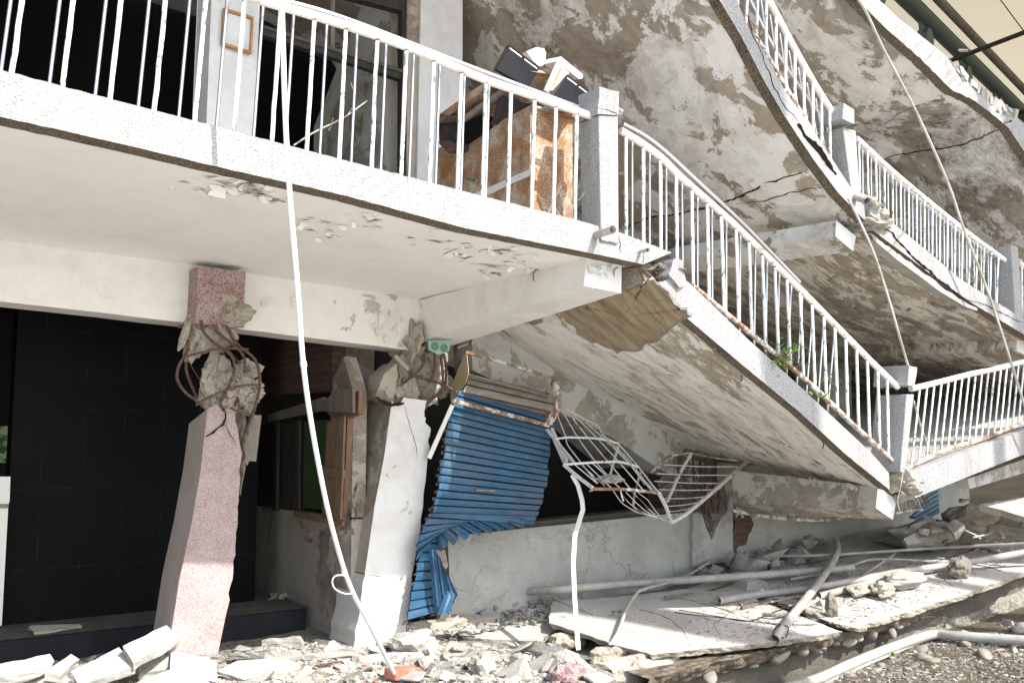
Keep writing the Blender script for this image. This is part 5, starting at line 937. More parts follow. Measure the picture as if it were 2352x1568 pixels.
# retaining edge under the plates
g = MB(); N_ = 90; rows = []
for i in range(N_+1):
    x = 4.85+i*.075; yf_ = 5.24+.05*noise.noise(Vector((x*1.3, 0, 0)))+interp(x, [(4.8, -.08), (5.6, -.02), (8, .0), (12, .12)])
    z1 = SZ(x, 5.2)-.05; rows.append([Vector((x, yf_+.5, z1+.01)), Vector((x, yf_+.03+.05*noise.noise(Vector((x*6, 1, 0))), z1)), Vector((x, yf_+.09+.06*noise.noise(Vector((x*5, 4, 0))), z1-.09)), Vector((x, yf_+.20+.02*noise.noise(Vector((x*4, 7, 0))), z1-.15)), Vector((x, yf_+.19, z1-.27)), Vector((x, yf_+.16, -.6))])
g.grid(rows, 0, False); g.f = g.f; o = g.build('retaining_wall', [MT['pebc'], MT['wallc']], None, 'undercut concrete edge with river stones below the paving plates', cat='wall', kind='thing')
for p in o.data.polygons:
    if p.center.z+o.location.z < SZ(p.center.x+o.location.x, 5.2)-.18: p.material_index = 1
# ---------------------------------------------------------------- rubble
PV, PF = [], []
for o in COL.objects:
    if o.name.startswith('paving_slab'):
        b_ = len(PV); PV += [v.co+o.location for v in o.data.vertices]; PF += [[i+b_ for i in p.vertices] for p in o.data.polygons]
PB_ = BVHTree.FromPolygons(PV, PF)
def TZ(x, y):
    h = PB_.ray_cast(Vector((x, y, 3)), Vector((0, 0, -1))); g_ = GZ(x, y); return max(h[0].z, g_) if h[0] is not None else max(g_, SZ(x, y)-.06)
def hull(seed, flat=1, n=14):
    rd = random.Random(seed); bm = bmesh.new()
    for _ in range(n):
        v = Vector((rd.uniform(-1, 1), rd.uniform(-1, 1), rd.uniform(-1, 1))); m_ = max(abs(v.x), abs(v.y), abs(v.z)); v = v/m_*rd.uniform(.75, 1)
        bm.verts.new((v.x*.5, v.y*.5*rd.uniform(.8, 1), v.z*.5*flat))
    r_ = bmesh.ops.convex_hull(bm, input=bm.verts); bmesh.ops.delete(bm, geom=[e for e in r_['geom_interior'] if isinstance(e, bmesh.types.BMVert)], context='VERTS')
    bm.verts.index_update(); return bm
def hull_mesh(name, seed, flat, mat):
    bm = hull(seed, flat); bmesh.ops.bevel(bm, geom=bm.edges[:], offset=.025, segments=1, affect='EDGES'); bmesh.ops.triangulate(bm, faces=bm.faces[:])
    bmesh.ops.subdivide_edges(bm, edges=bm.edges[:], cuts=1); 
    for v in bm.verts: v.co += v.co.normalized()*noise.noise(v.co*6+Vector((seed, 0, 0)))*.05
    me = bpy.data.meshes.new(name); bm.to_mesh(me); bm.free(); me.materials.append(mat); return me
CH = [hull_mesh('chunk', i, (.9, .6, .4, .22)[i % 4], (MT['concl'], MT['concl'], MT['conc'], MT['concl'])[i//4 % 4]) for i in range(16)]
CHF = [m_ for i, m_ in enumerate(CH) if i % 4 >= 2]
def chunk(p, s, rd, me=None, label='', group=None, name='rubble_chunk', cat='rubble', flat=False, rotamp=.5):
    me = me or rd.choice(CHF if flat else CH); o = bpy.data.objects.new(name, me); COL.objects.link(o); o.location = p
    o.scale = (s*rd.uniform(.8, 1.4), s*rd.uniform(.7, 1.1), s*rd.uniform(.7, 1.1)); o.rotation_euler = (rd.uniform(-rotamp, rotamp), rd.uniform(-rotamp, rotamp), rd.uniform(0, 6.28)); return tag(o, label, cat, group)
def inpoly(u, v, poly):
    c = False; j = len(poly)-1
    for i in range(len(poly)):
        (x0, y0), (x1, y1) = poly[i], poly[j]
        if (y0 > v) != (y1 > v) and u < (x1-x0)*(v-y0)/(y1-y0)+x0: c = not c
        j = i
    return c
def scatter(poly, n, smin, smax, label, group, seed, fn=GZ, lift=0, flat=False, pw=2.2, meshes=None, name='rubble_chunk', cat='rubble', rotamp=.5):
    rd = random.Random(seed); us = [p[0] for p in poly]; vs = [p[1] for p in poly]; k = 0; tries = 0
    while k < n and tries < n*40:
        tries += 1; u, v = rd.uniform(min(us), max(us)), rd.uniform(min(vs), max(vs))
        if not inpoly(u, v, poly): continue
        s = smin+(smax-smin)*rd.random()**pw; p = onG(u, v, fn, lift); p.z += s*.12
        chunk(p, s, rd, rd.choice(meshes) if meshes else None, label, group, flat=flat, name=name, cat=cat, rotamp=rotamp); k += 1
foot = [(500, 1510), (560, 1492), (700, 1478), (770, 1482), (900, 1470), (1000, 1470), (1060, 1478), (1230, 1500), (1330, 1520), (1380, 1568), (500, 1568)]
for k_, (u0, u1, n_, wh) in enumerate(((500, 640, 16, 'right of the red column foot'), (640, 780, 18, 'between the red column and the white pillar'), (780, 900, 18, 'at the foot of the white pillar'), (900, 1020, 20, 'around the red brick'), (1020, 1180, 26, 'below the wide pale slab'), (1180, 1380, 26, 'in front of the largest plate'))):
    scatter([(max(u0, min(u1, a)), b) for a, b in ([(u0, 1500), (u1, 1484), (u1, 1568), (u0, 1568)] if u0 < 1020 else [(u0, 1488), (u1, 1518), (u1, 1568), (u0, 1568)])], n_, .07, .26, 'broken lump of pale concrete in the rubble '+wh, 'concrete lumps '+wh, 121+k_, flat=True)
scatter([(910, 1438), (1010, 1405), (1120, 1380), (1240, 1368), (1260, 1378), (1150, 1408), (1000, 1430), (930, 1440)], 26, .06, .15, 'lump of concrete heaped at the foot of the sill wall', 'concrete lumps below the sill wall', 22, fn=lambda x, y: GZ(x, y)+.12, lift=.0)
scatter([(1590, 1300), (1700, 1245), (1790, 1240), (1880, 1245), (1840, 1290), (1720, 1318), (1600, 1330)], 46, .13, .34, 'grey concrete lump in the shade beside the crushed grey column', 'concrete lumps by the crushed column', 23, fn=TZ, lift=.03, pw=1.4)
scatter([(2080, 1195), (2150, 1150), (2250, 1130), (2352, 1150), (2352, 1210), (2250, 1235), (2130, 1240)], 26, .10, .32, 'pale concrete lump heaped below the rising walkway at the right', 'concrete lumps at the right', 24, pw=1.3, fn=lambda x, y: SZ(x, y)+.15+.12*ss(8, 10, x))
scatter([(1720, 1375), (1900, 1310), (2100, 1300), (2250, 1290), (2240, 1330), (2000, 1400), (1850, 1400)], 22, .04, .12, 'small lump of concrete lying among the pipes on the paving plates', 'small lumps among the pipes', 25, fn=TZ, lift=.0)
scatter([(1570, 1420), (1900, 1400), (1930, 1440), (1700, 1470), (1560, 1480)], 9, .03, .05, 'chip of stone on the front plate', 'stone chips on the front plate', 26, fn=TZ, lift=.0, flat=True, rotamp=.15)
scatter([(1640, 1480), (1700, 1500), (1560, 1530), (1420, 1550), (1390, 1520)], 9, .06, .2, 'shadowed lump under the edge of the paving plates', 'lumps under the plate edge', 27)
CB = []
for i in range(5):
    bm = bmesh.new(); bmesh.ops.create_icosphere(bm, subdivisions=3, radius=.5)
    for v in bm.verts: v.co = Vector((v.co.x*1.25, v.co.y*.95, v.co.z*.7))*(1+.22*noise.noise(v.co*1.6+Vector((i*9, 0, 0))))
    me = bpy.data.meshes.new('cobble'); bm.to_mesh(me); bm.free(); me.materials.append(MT['cobble']); [setattr(p, 'use_smooth', True) for p in me.polygons]; CB.append(me)
scatter([(1940, 1535), (2050, 1500), (2150, 1490), (2180, 1540), (2060, 1568), (1940, 1568), (1920, 1560)], 26, .05, .13, 'rounded river stone on the mossy ground at the lower right', 'river stones at the lower right', 31, lift=-.02, meshes=CB+CB[:2], name='river_stone', cat='stone', pw=1.2)
scatter([(2150, 1440), (2352, 1420), (2352, 1530), (2200, 1500)], 26, .05, .15, 'grey rounded stone in the shade by the right edge', 'grey stones in the shade at the right', 32, lift=-.02, meshes=CB+CH[4:7], name='river_stone', cat='stone')
rd = random.Random(5)
for i in range(20):
    x = 5.1+i*.15+rd.uniform(-.08, .08); s = rd.uniform(.05, .13); chunk(Vector((x, 5.31+rd.uniform(-.02, .08), SZ(x, 5.2)-.125-rd.uniform(0, .035))), s, rd, rd.choice(CB), 'river stone set in the concrete under the plate edge', 'river stones under the plate edge', 'river_stone', 'stone')
# individually recognisable lumps
def big(u, v, d, label, mat='concl', z=0, fn=GZ, k=1, name='rubble_chunk', amp=.22, rot=0):
    p = onG(u, v, fn); g = MB(); lump(g, p+Vector((0, 0, d[2]*.35+z)), d, k, rot, n=3, amp=amp); return g.build(name, MT[mat], None, label, cat='rubble')
big(1395, 1395-15, (.24, .2, .2), 'upright block of concrete at the back of the pale plates near the sill wall', 'concl', .06, TZ, 81) if False else None
g = MB(); c = onG(1250, 1378, TZ, .04); lump(g, c+Vector((0, 0, .05)), (.15, .12, .2), 171, .3, n=3); g.build('rubble_chunk', MT['concl'], None, 'upright block of concrete standing where the pipe ends below the sill wall', cat='rubble')
g = MB(); c = onG(1738, 1352, TZ, .0); g.poly(jag([c+Vector((x, 0, z)) for x, z in ((-.16, -.03), (.18, -.03), (.15, .05), (.04, .08), (-.12, .07))], .04, .01), (.05, .25, .05)); g.build('rubble_chunk', MT['concl'], None, 'grey block between the two long pipes', cat='rubble')
big(2075, 1348, (.5, .3, .14), 'flat topped chunk of paving lying on the curved plate right of the crossing pipes', 'concl', .02, TZ, 82); big(2030, 1372, (.22, .18, .14), 'dark crumbly lump beside the flat topped chunk', 'conc', .02, TZ, 83, amp=.3); big(1975, 1368, (.3, .2, .1), 'brown lump left of the dark crumbly lump', 'conc', .02, TZ, 84)
big(2205, 1326, (.26, .2, .2), 'dark rounded stump on the curved plate at the right', 'concd', .02, TZ, 85); big(1912, 1415, (.13, .09, .2), 'broken wooden stub standing on the plate beside the cable', 'concd', .02, TZ, 86, rot=-.3); big(1872, 1428, (.28, .12, .10), 'grey block lying left of the wooden stub', 'concd', .01, TZ, 87, rot=.35)
big(1005, 1462, (.7, .24, .16), 'long rough lump of footing beside the strip of paving below the shutter', 'conc', .02, GZ, 88); big(950, 1500, (.36, .28, .2), 'round pale lump in front of the white pillar', 'concl', .0, GZ, 89); big(1105, 1548, (.18, .16, .17), 'rounded pale stone at the bottom centre', 'concl', .0, GZ, 90)
big(1470, 1515, (.7, .3, .2), 'rough broken concrete mass under the front corner of the largest plate', 'conc', -.12, TZ, 91, amp=.3); big(1405, 1492, (.34, .24, .15), 'rough stone below the largest plate next to the hanging leg', 'conc', -.1, TZ, 92); big(1300, 1460, (.3, .2, .14), 'shadowed lump between the wide pale slab and the largest plate', 'conc', -.1, TZ, 93); big(960, 1425, (.22, .2, .2), 'broken corner of the plinth at the foot of the white pillar', 'concl', .05, GZ, 94)
big(2130, 1240, (.9, .4, .3), 'broad pale mass of concrete under the flat white slab', 'concl', -.05, lambda x, y: SZ(x, y)+.1, 95); big(2230, 1205, (.8, .4, .32), 'rubble mass of brown concrete below the narrow broken strip', 'conc', -.05, lambda x, y: SZ(x, y)+.2, 96)
g = MB(); c = onG(1306, 1565, GZ); lump(g, c+Vector((0, 0, .05)), (.24, .18, .16), 97, n=3); g.build('terrazzo_chunk', MT['red'], None, 'chunk of red terrazzo at the bottom edge of the photo', cat='rubble')
g = MB(); c = onG(1430 if False else 812, 1494, GZ); g.poly(jag([onG(u, v, GZ, .03) for u, v in [(390+784-0, 1500)]*0+[(1170-200, 1493), (1000, 1488), (1020, 1498), (980, 1505)]], .05, .006), (0, 0, -.03)); g.build('terrazzo_chunk', MT['pink'], None, 'flat fragment of pink terrazzo in the rubble', cat='rubble')
# red brick under the conduit end
c = onG(925, 1558, GZ); g = MB(); g.box(c+Vector((0, 0, .04)), (.24, .12, .075), Matrix.Rotation(.25, 3, 'Z') @ Matrix.Rotation(.12, 3, 'Y')); g.build('brick', MT['rbrick'], None, 'red brick at the foot of the long white conduit', cat='brick', bevel=.008)
# pile of bits on the black step
scatter([(612, 1368), (650, 1358), (682, 1364), (688, 1376), (620, 1380)], 14, .06, .12, 'bit of plaster piled on the black step', 'bits of plaster on the black step', 41, fn=lambda x, y: zt)
# fine gravel
def gravel(name, label, polys, seed, smin=.008, smax=.035, fn=GZ, mat='concl', n=1):
    rd = random.Random(seed); g = MB(); base = [hull(200+i, .7, 9) for i in range(5)]; sh_ = [([v.co.copy() for v in b.verts], [[v.index for v in f.verts] for f in b.faces]) for b in base]
    for poly, n, lift in polys:
        us = [p[0] for p in poly]; vs = [p[1] for p in poly]; k = 0; t = 0
        while k < n and t < n*30:
            t += 1; u, v = rd.uniform(min(us), max(us)), rd.uniform(min(vs), max(vs))
            if not inpoly(u, v, poly): continue
            p = onG(u, v, fn, lift); s = smin+(smax-smin)*rd.random()**2; M = Matrix.Rotation(rd.uniform(0, 6), 3, 'Z') @ Matrix.Rotation(rd.uniform(-.5, .5), 3, 'X'); vs_, fs_ = rd.choice(sh_)
            sc = Vector((s*rd.uniform(.8, 1.6), s, s*rd.uniform(.5, 1))); g.add([p+M @ Vector((a.x*sc.x, a.y*sc.y, a.z*sc.z)) for a in vs_], fs_, 0); k += 1
    for b in base: b.free()
    return g.build(name, MT[mat], None, label, cat='gravel', kind='stuff')
gravel('gravel', 'fine concrete gravel between the slabs along the bottom', [(foot, 4200, 0), ([(0, 1530), (300, 1500), (500, 1500), (500, 1568), (0, 1568)], 500, 0), ([(910, 1435), (1250, 1375), (1270, 1420), (1080, 1450), (930, 1460)], 700, .08)], 51, .012, .075)
gravel('brick_bits', 'small bits of red brick in the rubble along the bottom', [(foot, 35, .01), ([(1590, 1320), (1850, 1250), (1850, 1300), (1650, 1340)], 40, .03)], 57, .015, .045, GZ, 'rbrick')
gravel('debris', 'small grey debris on the paving plates', [([(1580, 1330), (1900, 1240), (2200, 1215), (2352, 1240), (2352, 1290), (1950, 1440), (1600, 1490)], 1500, .0), ([(1600, 1320), (1750, 1250), (1880, 1245), (1820, 1300)], 900, .0), ([(1700, 1375), (1900, 1310), (2100, 1300), (2250, 1290), (2240, 1330), (2000, 1400), (1850, 1410)], 500, 0)], 52, .008, .045, TZ, 'conc')
gravel('pebbles', 'small pebbles on the mossy ground', [([(1850, 1568), (2050, 1490), (2352, 1430), (2352, 1568)], 1800, 0)], 53, .008, .045, GZ, 'cobble')
gravel('stone_chips', 'pale angular chips on the mossy ground', [([(1850, 1568), (2050, 1490), (2352, 1430), (2352, 1568)], 260, 0)], 58, .012, .06, GZ, 'concl')
gravel('broken_plaster', 'broken plaster and concrete bits in the shade by the crushed column', [([(1585, 1325), (1640, 1285), (1700, 1250), (1800, 1238), (1900, 1240), (1860, 1290), (1760, 1318), (1640, 1335)], 420, .0)], 59, .03, .12, TZ, 'concl')
gravel('debris', 'debris on the rising walkway behind the railing', [([(2100, 1040), (2200, 985), (2352, 945), (2352, 980), (2150, 1060)], 500, 0)], 54, .02, .09, lambda x, y: interp(x, [(7.6, 1.3), (9.5, 1.66), (12.5, 2.2), (20, 3.2)]), 'concl')
# ---------------------------------------------------------------- pipes
def pipe(px, r, label, lifts=None, fn=TZ, mat='pvc', name='pvc_pipe', cat='pipe', hollow=True, k=6, wall=.12, collars=()):
    pts = [onG(u, v, fn, (lifts[i] if isinstance(lifts, (list, tuple)) else (lifts or 0))*.8+r) for i, (u, v) in enumerate(px)]; c = catmull(pts, k) if len(pts) > 2 else [lerp(pts[0], pts[1], i/6) for i in range(7)]
    t = None
    g = MB(); (g.pipe(c, r, 14, 0, wall) if hollow else g.tube(c, r, 12)); 
    if collars:
        t = thing(name, label, cat, pts[0]); g.build('tube', MT[mat], t)
        for cpos in collars:
            i = min(len(c)-2, int(cpos*(len(c)-1))); d = (c[i+1]-c[i]).normalized(); h = MB(); h.tube([c[i]-d*.035, c[i]+d*.035], r*1.12, 14); h.build('coupling', MT[mat], t)
        return t
    return g.build(name, MT[mat], None, label, cat=cat)
pipe([(1192, 1359), (1300, 1352), (1450, 1340), (1600, 1330), (1700, 1323), (1850, 1312), (1960, 1303)], .036, 'long grey plastic pipe lying in front of the cracked sill wall', [.10, .10, .10, .09, .08, .06, .06], collars=(.36, .72))
pipe([(1650, 1379), (1760, 1363), (1900, 1344), (2060, 1314), (2200, 1294), (2352, 1268), (2420, 1254)], .032, 'grey pipe with a splintered end running along the curved plate to the right edge', [.02, .04, .05, .05, .06, .06, .06], collars=(.12, .33, .55, .68))
pipe([(1780, 1468), (1815, 1420), (1855, 1370), (1900, 1310), (1922, 1268), (1920, 1240)], .036, 'thick grey pipe lying across the other pipes toward the fallen beam', [.03, .06, .1, .12, .1, .04], collars=(.2,))
pipe([(1880, 1367), (1930, 1356), (1990, 1340), (2040, 1322)], .032, 'short grey pipe with a split end beside the flat topped chunk', .02)
pipe([(1815, 1330), (1880, 1318), (1960, 1296), (2000, 1285), (2060, 1284), (2120, 1288)], .014, 'thin white pipe bent over the crossing pipes', .06, collars=(.3,))
pipe([(1400, 1482), (1420, 1450), (1438, 1400), (1460, 1365), (1480, 1352), (1569, 1326), (1640, 1286), (1700, 1276), (1850, 1276), (2000, 1268), (2150, 1258), (2352, 1248), (2420, 1246)], .015, 'thin grey pipe curling from the front plate back past the column to the right', [.06, .05, .05, .08, .1, .12, .14, .12, .12, .12, .12, .14, .14])
pipe([(1835, 1395), (1880, 1372), (1930, 1350)], .012, 'short thin pipe with a split tip on the front plate', .02); pipe([(1950, 1345), (2000, 1308), (2050, 1275), (2060, 1262)], .014, 'thin elbowed pipe standing up behind the long pipe', [.03, .04, .05, .1])
pipe([(1840, 1400), (1900, 1366), (2000, 1325), (2050, 1308)], .014, 'thin pipe lying under the split pipe', .01); pipe([(1700, 1388), (1750, 1368), (1800, 1360)], .012, 'short length of thin pipe beside the splintered end', .0)
pipe([(1750, 1410), (1790, 1412), (1840, 1405)], .016, 'small dark elbow fitting tied to the thick crossing pipe', .02, mat='concd', name='pipe_elbow', cat='pipe fitting')
pipe([(1805, 1580), (1880, 1558), (1960, 1522), (2060, 1482), (2140, 1457), (2200, 1460), (2352, 1470), (2420, 1474)], .042, 'thick grey pipe across the mossy ground at the lower right', .02, fn=GZ); pipe([(1890, 1568), (1980, 1530), (2060, 1496), (2140, 1466), (2200, 1466), (2352, 1474)], .014, 'thin pipe alongside the thick pipe at the lower right', .0, fn=GZ)
# black cables
def cable(px, r, label, fn=TZ, lift=.01, mat='cable', k=8):
    g = MB(); g.tube(catmull([onG(u, v, fn, lift) for u, v in px], k), r, 6); return g.build('cable', MT[mat], None, label, cat='cable')
cable([(1550, 1405), (1600, 1412), (1680, 1420), (1760, 1430), (1850, 1434), (1900, 1428), (1910, 1400), (1890, 1385), (1860, 1380), (1820, 1372)], .004, 'black cable snaking over the front plate to the crossing pipe')
cable([(1560, 1400), (1650, 1415), (1720, 1425), (1790, 1400), (1840, 1388), (1890, 1400)], .004, 'second black cable twisted with the first on the front plate'); cable([(1800, 1465), (1775, 1455), (1790, 1435), (1810, 1440), (1806, 1462)], .005, 'black cable looped round the lower end of the crossing pipe', lift=.08)
cable([(1240, 1350), (1236, 1335), (1250, 1326), (1275, 1340), (1290, 1352)], .003, 'thin wire loop sticking up behind the long pipe', lift=.1, mat='rebar'); cable([(2120, 1290), (2180, 1300), (2240, 1296), (2300, 1310)], .004, 'black cable at the right end of the curved plate')
# ---------------------------------------------------------------- hanging conduits
def hang(px, r, label, mat='white', k=8, name='conduit'):
    pts = [onY(u, v, y) for u, v, y in px]; g = MB(); g.tube(catmull(pts, k), r, 12); return g.build(name, MT[mat], None, label, cat='conduit')
hc = thing('conduit', 'long white plastic conduit hanging in front of the balcony down to the rubble', 'conduit', onY(905, 1545, 5.6))
g = MB(); g.tube(catmull([onY(u, v, y) for u, v, y in [(642, -180, 4.42), (647, 0, 4.43), (655, 260, 4.45), (665, 440, 4.48), (682, 640, 4.5), (698, 850, 4.62), (725, 1030, 4.8), (760, 1200, 5.0), (802, 1340, 5.25), (852, 1440, 5.45), (905, 1545, 5.75)]], 8), .0132, 12); g.build('tube', MT['white'], hc)
for (u, v, y) in ((696, 830, 4.61), (790, 1308, 5.19)): a, b = onY(u, v, y), onY(u+2, v+12, y+.005); g = MB(); g.tube([a, b], .0165, 12); g.build('coupling', MT['white'], hc)
g = MB(); g.tube(catmull([onY(u, v, 5.18) for u, v in [(786, 1320), (770, 1322), (763, 1335), (770, 1352), (790, 1362), (806, 1362), (812, 1354)]], 6), .004, 6); g.build('tie_wire', MT['white'], hc)
hang([(1959, -20, 4.6), (1990, 30, 4.62), (2032.5, 120, 4.66), (2102.5, 253.5, 4.7), (2176, 417, 4.74), (2212.6, 523, 4.76), (2276, 690, 4.78), (2352, 927, 4.8), (2400, 1080, 4.85)], .0115, 'grey pipe hanging diagonally in front of the upper floors at the right', 'pvc')
hang([(1948, 455, 4.88), (1975, 510, 4.86), (2010, 590, 4.85), (2045, 700, 4.85), (2065, 770, 4.86), (2085, 838, 4.9)], .011, 'thin pipe dropping from the upper fold to the lower leaning post', 'pvc')
hang([(2098, 920, 5.05), (2112, 970, 5.06), (2135, 1040, 5.08)], .010, 'short pipe leaning inside the right railing', 'pvc')
hang([(2074, 1085, 4.9), (2070, 1110, 4.88), (2062, 1150, 4.9), (2066, 1172, 4.9)], .004, 'thin wire dangling from the bottom of the fold', 'side')
# cracks across the paving plates
def platecrack(px, w, seed):
    crack(px, lambda u, v: onG(u, v, TZ, .003), w, par=COL.objects[{33: 'paving_slab.001', 35: 'paving_slab.001', 36: 'paving_slab.002'}.get(seed, 'paving_slab')], seed=seed, amp=.012)
platecrack([(1560, 1372), (1640, 1392), (1720, 1418), (1800, 1440), (1850, 1462)], .006, 31); platecrack([(1420, 1372), (1470, 1398), (1540, 1420), (1570, 1450), (1590, 1486)], .004, 32); platecrack([(1950, 1345), (2000, 1372), (2060, 1392), (2080, 1406)], .005, 33); platecrack([(1700, 1372), (1690, 1400), (1640, 1430), (1660, 1480)], .003, 34); platecrack([(2120, 1300), (2170, 1330), (2210, 1366)], .005, 35); platecrack([(1800, 1300), (1880, 1290), (1990, 1270), (2090, 1262)], .008, 36)
# splintered laths and rods in the rubble
rd = random.Random(77)
for i, (u, v, L_, a) in enumerate([(560, 1510, .4, .2), (640, 1500, .3, -.5), (720, 1530, .45, .1), (985, 1540, .3, .9), (1090, 1500, .35, -.2), (1180, 1545, .3, .4), (1740, 1385, .5, .15), (1790, 1378, .4, -.1), (1860, 1352, .5, .25), (1900, 1336, .35, .6), (1985, 1318, .6, .1), (2080, 1305, .4, .3), (2150, 1300, .4, -.2), (1690, 1262, .3, .5), (1760, 1256, .35, -.4), (2180, 1236, .5, .3), (2260, 1228, .5, .1), (1650, 1350, .5, .05), (1560, 1368, .4, .1), (1340, 1545, .3, .2)]):
    c = onG(u, v, GZ if v > 1480 else TZ, .015); d = Vector((math.cos(a), math.sin(a), rd.uniform(-.03, .16)))*L_/2; g = MB(); k = .008 if i % 3 else .014; g.tube([c-d+Vector((0, 0, .01)), c, c+d*.6, c+d], [k, k, k*.9, k*.5], 4, square=True)
    g.build('lath', MT['wood2'] if i % 3 == 0 else (MT['twig'] if i % 3 == 1 else MT['rebar']), None, ('weathered wooden lath lying in the broken paving' if i % 3 == 0 else 'thin pale stick lying in the broken paving' if i % 3 == 1 else 'thin rusty rod lying in the broken paving'), cat=('lath' if i % 3 == 0 else 'stick' if i % 3 == 1 else 'rod'), group=('wooden laths in the rubble', 'pale sticks in the rubble', 'rusty rods in the rubble')[i % 3])
# ---------------------------------------------------------------- plants
def plant(c, n, spread, leaf, label, seed, nl=60, tw=14, name='plant', leafs=True, cat='plant', drop=0):
    rd = random.Random(seed); t = thing(name, label, cat, c); g = MB(); tips = []
    for _ in range(tw):
        d = Vector((rd.uniform(-1, 1), rd.uniform(-.6, .6), rd.uniform(.2-drop, 1.1))).normalized(); p = c.copy(); pts = [p.copy()]
        for k in range(5): d = (d+Vector((rd.uniform(-.4, .4), rd.uniform(-.4, .4), rd.uniform(-.3, .3)))).normalized(); p = p+d*spread*rd.uniform(.12, .3); pts.append(p.copy()); tips.append(p.copy())
        g.tube(pts, [.0028, .0024, .002, .0016, .0012, .0008], 4)
    g.build('stems', MT['twigd'] if leafs else MT['twig'], t)
    if leafs:
        g = MB()
        for _ in range(nl):
            p = rd.choice(tips)+Vector((rd.uniform(-1, 1), rd.uniform(-1, 1), rd.uniform(-1, 1)))*spread*.12; a = Vector((rd.uniform(-1, 1), rd.uniform(-1, 1), rd.uniform(-.6, .4))).normalized(); b = a.cross(Vector((rd.uniform(-.5, .5), rd.uniform(-.5, .5), 1))).normalized(); L_ = leaf*rd.uniform(.6, 1.3); n_ = a.cross(b)
            g.add([p, p+a*L_*.35+b*L_*.3+n_*L_*.06, p+a*L_*.7+b*L_*.22, p+a*L_, p+a*L_*.7-b*L_*.22, p+a*L_*.35-b*L_*.3+n_*L_*.06], [(0, 1, 2, 3, 4, 5)], 0)
        g.build('leaves', MT['leaf'], t)
    return t
plant(onY(1790, 845, 5.02), 0, .20, .040, 'leafy green weed growing through the sloping railing, larger clump', 1, 190, 22, drop=.2); plant(onY(1835, 850, 5.05), 0, .24, .035, 'twiggy brown and green weed next to the larger clump', 2, 40, 16)
plant(onY(1886, 915, 5.0), 0, .10, .045, 'small green sprig hanging on the bottom rail of the slope', 3, 30, 7); plant(onY(1905, 880, 5.1), 0, .12, .04, 'thin vine climbing a baluster on the lower slope', 4, 22, 6); plant(onY(1885, 985, 5.06), 0, .12, .035, 'green weed on the curb below the sloping railing', 5, 36, 8)
plant(onY(1295, 505, 5.0), 0, .26, 0, 'dry leafless weed on the balcony in front of the cabinet', 6, 0, 12, leafs=False, name='dry_plant'); plant(onY(1255, 500, 5.02), 0, .30, 0, 'dry branching stalk left of the leafless weed on the balcony', 7, 0, 6, leafs=False, name='dry_plant')
plant(onY(2240, 650, 5.05), 0, .26, 0, 'dry twigs tangled in the upper right railing', 8, 0, 12, leafs=False, name='dry_plant'); plant(onY(1885, 350, 5.0), 0, .16, 0, 'thin dry twigs on the steep upper railing', 9, 0, 6, leafs=False, name='dry_plant')
plant(onG(1945, 1385-60, TZ, .03), 0, .07, .03, 'tiny green weed between the crossing pipes', 10, 16, 4); plant(onG(1420, 1405, TZ, .03), 0, .05, .03, 'tiny green weed on the largest plate', 11, 14, 4); plant(onG(2048, 1505, GZ, .0), 0, .07, .04, 'small weed on the gravel beside the thick pipe', 12, 14, 4); plant(onG(1022, 1512, GZ), 0, .12, 0, 'tuft of dry grass in the rubble', 13, 0, 12, leafs=False, name='dry_plant')
g = MB(); g.tube(catmull(P([(675, 334), (720, 305), (790, 270), (843, 232)], 5.4)), [.005]*19, 6); g.tube(catmull(P([(765, 270), (760, 290), (755, 300)], 5.4)), .002, 5); g.tube(catmull(P([(797, 268), (815, 230), (806, 190)], 5.4)), .002, 5); g.build('dead_branch', MT['twig'], None, 'dead branch sticking up through the balcony railing', cat='branch')
rd = random.Random(9); g = MB()
for i in range(60):
    c = onG(rd.gauss(2175, 28), rd.gauss(1250, 8), TZ, .04); a = rd.uniform(-.6, .6); L_ = rd.uniform(.1, .35); d = Vector((math.cos(a), math.sin(a), rd.uniform(-.1, .15)))*L_; g.tube(catmull([c-d/2, c+Vector((0, 0, rd.uniform(0, .06))), c+d/2]), .003, 4)
g.build('dry_roots', MT['twig'], None, 'tangle of dry roots on the plate below the right rubble', cat='roots', kind='stuff')
g = MB()
for i in range(150):
    c = onG(rd.uniform(1900, 2352), rd.uniform(1480, 1568), GZ, .01); a = rd.uniform(0, 6); d = Vector((math.cos(a), math.sin(a), rd.uniform(-.05, .3)))*rd.uniform(.04, .14); g.tube([c, c+d*.5+Vector((0, 0, .01)), c+d], .0018, 4)
for i in range(120):
    c = onG(rd.uniform(1620, 2300), rd.uniform(1290, 1430), TZ, .025); a = rd.uniform(0, 6); d = Vector((math.cos(a), math.sin(a), rd.uniform(-.02, .05)))*rd.uniform(.04, .16); g.tube([c, c+d*.5+Vector((0, 0, .01)), c+d], .002, 4)
g.build('dry_straw', MT['twigd'], None, 'dry stalks scattered on the ground and plates', cat='straw', kind='stuff')
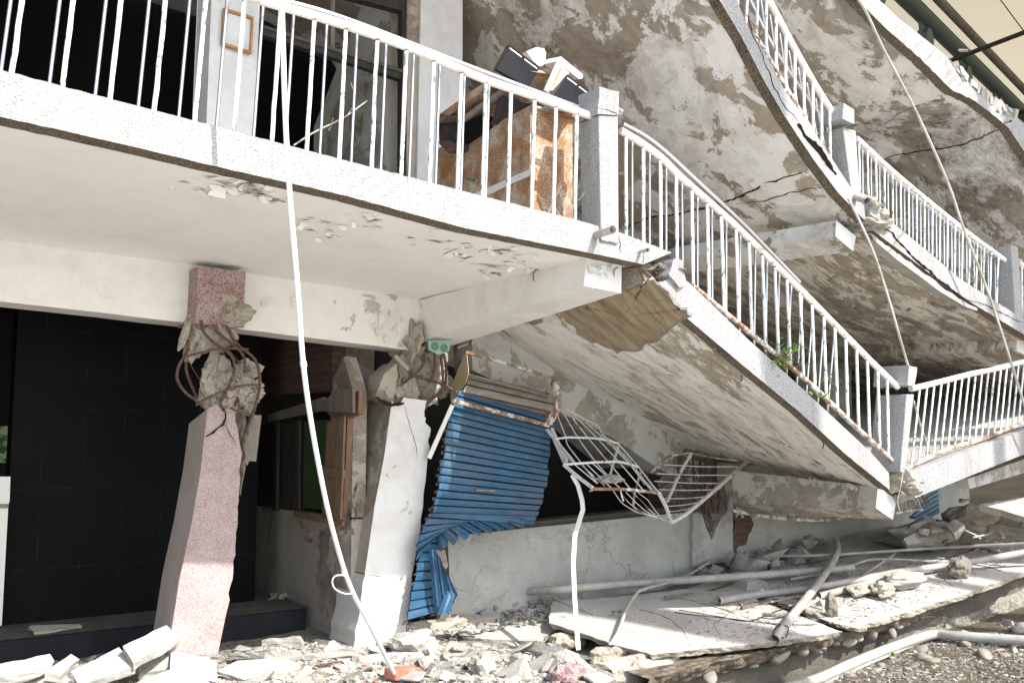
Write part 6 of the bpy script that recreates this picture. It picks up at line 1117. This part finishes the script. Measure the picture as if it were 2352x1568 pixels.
# ================================================================ CANOPY ROOF over the ruins
cr = thing('canopy_roof', 'beige fabric canopy on dark green steel tubes above the ruins', 'canopy', (24, 14, 0))
HZ = 10.3; d1 = Vector((1.264, .329, 0)).normalized(); d2 = Vector((-d1.y, d1.x, 0)); O = onZ(2240, 100, HZ); 
g = MB(); rows = [[O+d1*(a*2.5)+d2*(b*2.0)+Vector((0, 0, .25*math.sin(a*.9)*math.sin(b*.8))) for a in range(-4, 24)] for b in range(-9, 16)]
g.grid(rows, 0, True); g.build('fabric', MT['fabric'], cr)
for b in range(0, 16):
    g = MB(); g.tube([O+d1*(a*2.5)+d2*(b*1.4-8)+Vector((0, 0, -.004+.25*math.sin(a*.9)*math.sin((b*1.4-8)/2*.8)-.01)) for a in range(-4, 24)], .012, 4); g.build('seam', MT['dwood'], cr)
for off in (-3.6, 0, 4.2):
    a, b = O+d1*-10+d2*off+Vector((0, 0, -.55)), O+d1*50+d2*off+Vector((0, 0, -.55)); g = MB(); g.tube([a, b], .16, 14); ch = g.build('truss_tube', MT['truss'], cr)
    g = MB(); g.tube([a+Vector((0, 0, .30))+d2*-.25, b+Vector((0, 0, .30))+d2*-.25], .09, 8); g.build('lacing_tube', MT['concd'], cr)
    for i in range(22):
        p = a+d1*(i*2.6+1.3); g = MB(); g.poly([p+d1*-.25+Vector((0, 0, -.08)), p+d1*.25+Vector((0, 0, -.08)), p+d1*.18+Vector((0, 0, -.5)), p+d1*-.18+Vector((0, 0, -.5))], d2*.05); g.tube([p+Vector((0, 0, -.45))-d2*.1, p+Vector((0, 0, -.45))+d2*.1], .2, 12); g.build('bracket', MT['truss'], ch)
dd = (onZ(2352, 75, HZ-1.0)-onZ(2190, 137, HZ-1.0)).normalized()
for i in range(3, 14):
    p = onZ(2190, 137, HZ-1.0)+d1*(i-3)*4.6; g = MB(); g.tube([p-dd*1.5, p+dd*12], .05, 6); g.build('tie_rod', MT['dwood'], cr)
# steel masts of the canopy, outside the frame on the sunny side; their shadows cross the facade
def mast(xf, zf, dist, r, lean=0):
    """mast whose shadow falls on the facade plane at x = xf"""
    x = xf+SUN.x/-SUN.y*dist; y = YE-dist; g = MB(); g.tube([Vector((x+lean*(SUN.z/-SUN.y*dist+.4), y, -.4)), Vector((x-lean*(13.5-SUN.z/-SUN.y*dist), y, 13.5))], r, 20); t = g.build('canopy_mast', MT['truss'], None, 'leaning dark green steel mast of the canopy in front of the ruins' if lean else ('slender' if r < .15 else 'thick')+' upright dark green steel mast of the canopy in front of the ruins', cat='mast'); return t
mast(6.38, 0, 7.5, .29, .13); mast(9.05, 0, 7.5, .10); mast(9.6, 0, 7.5, .2)
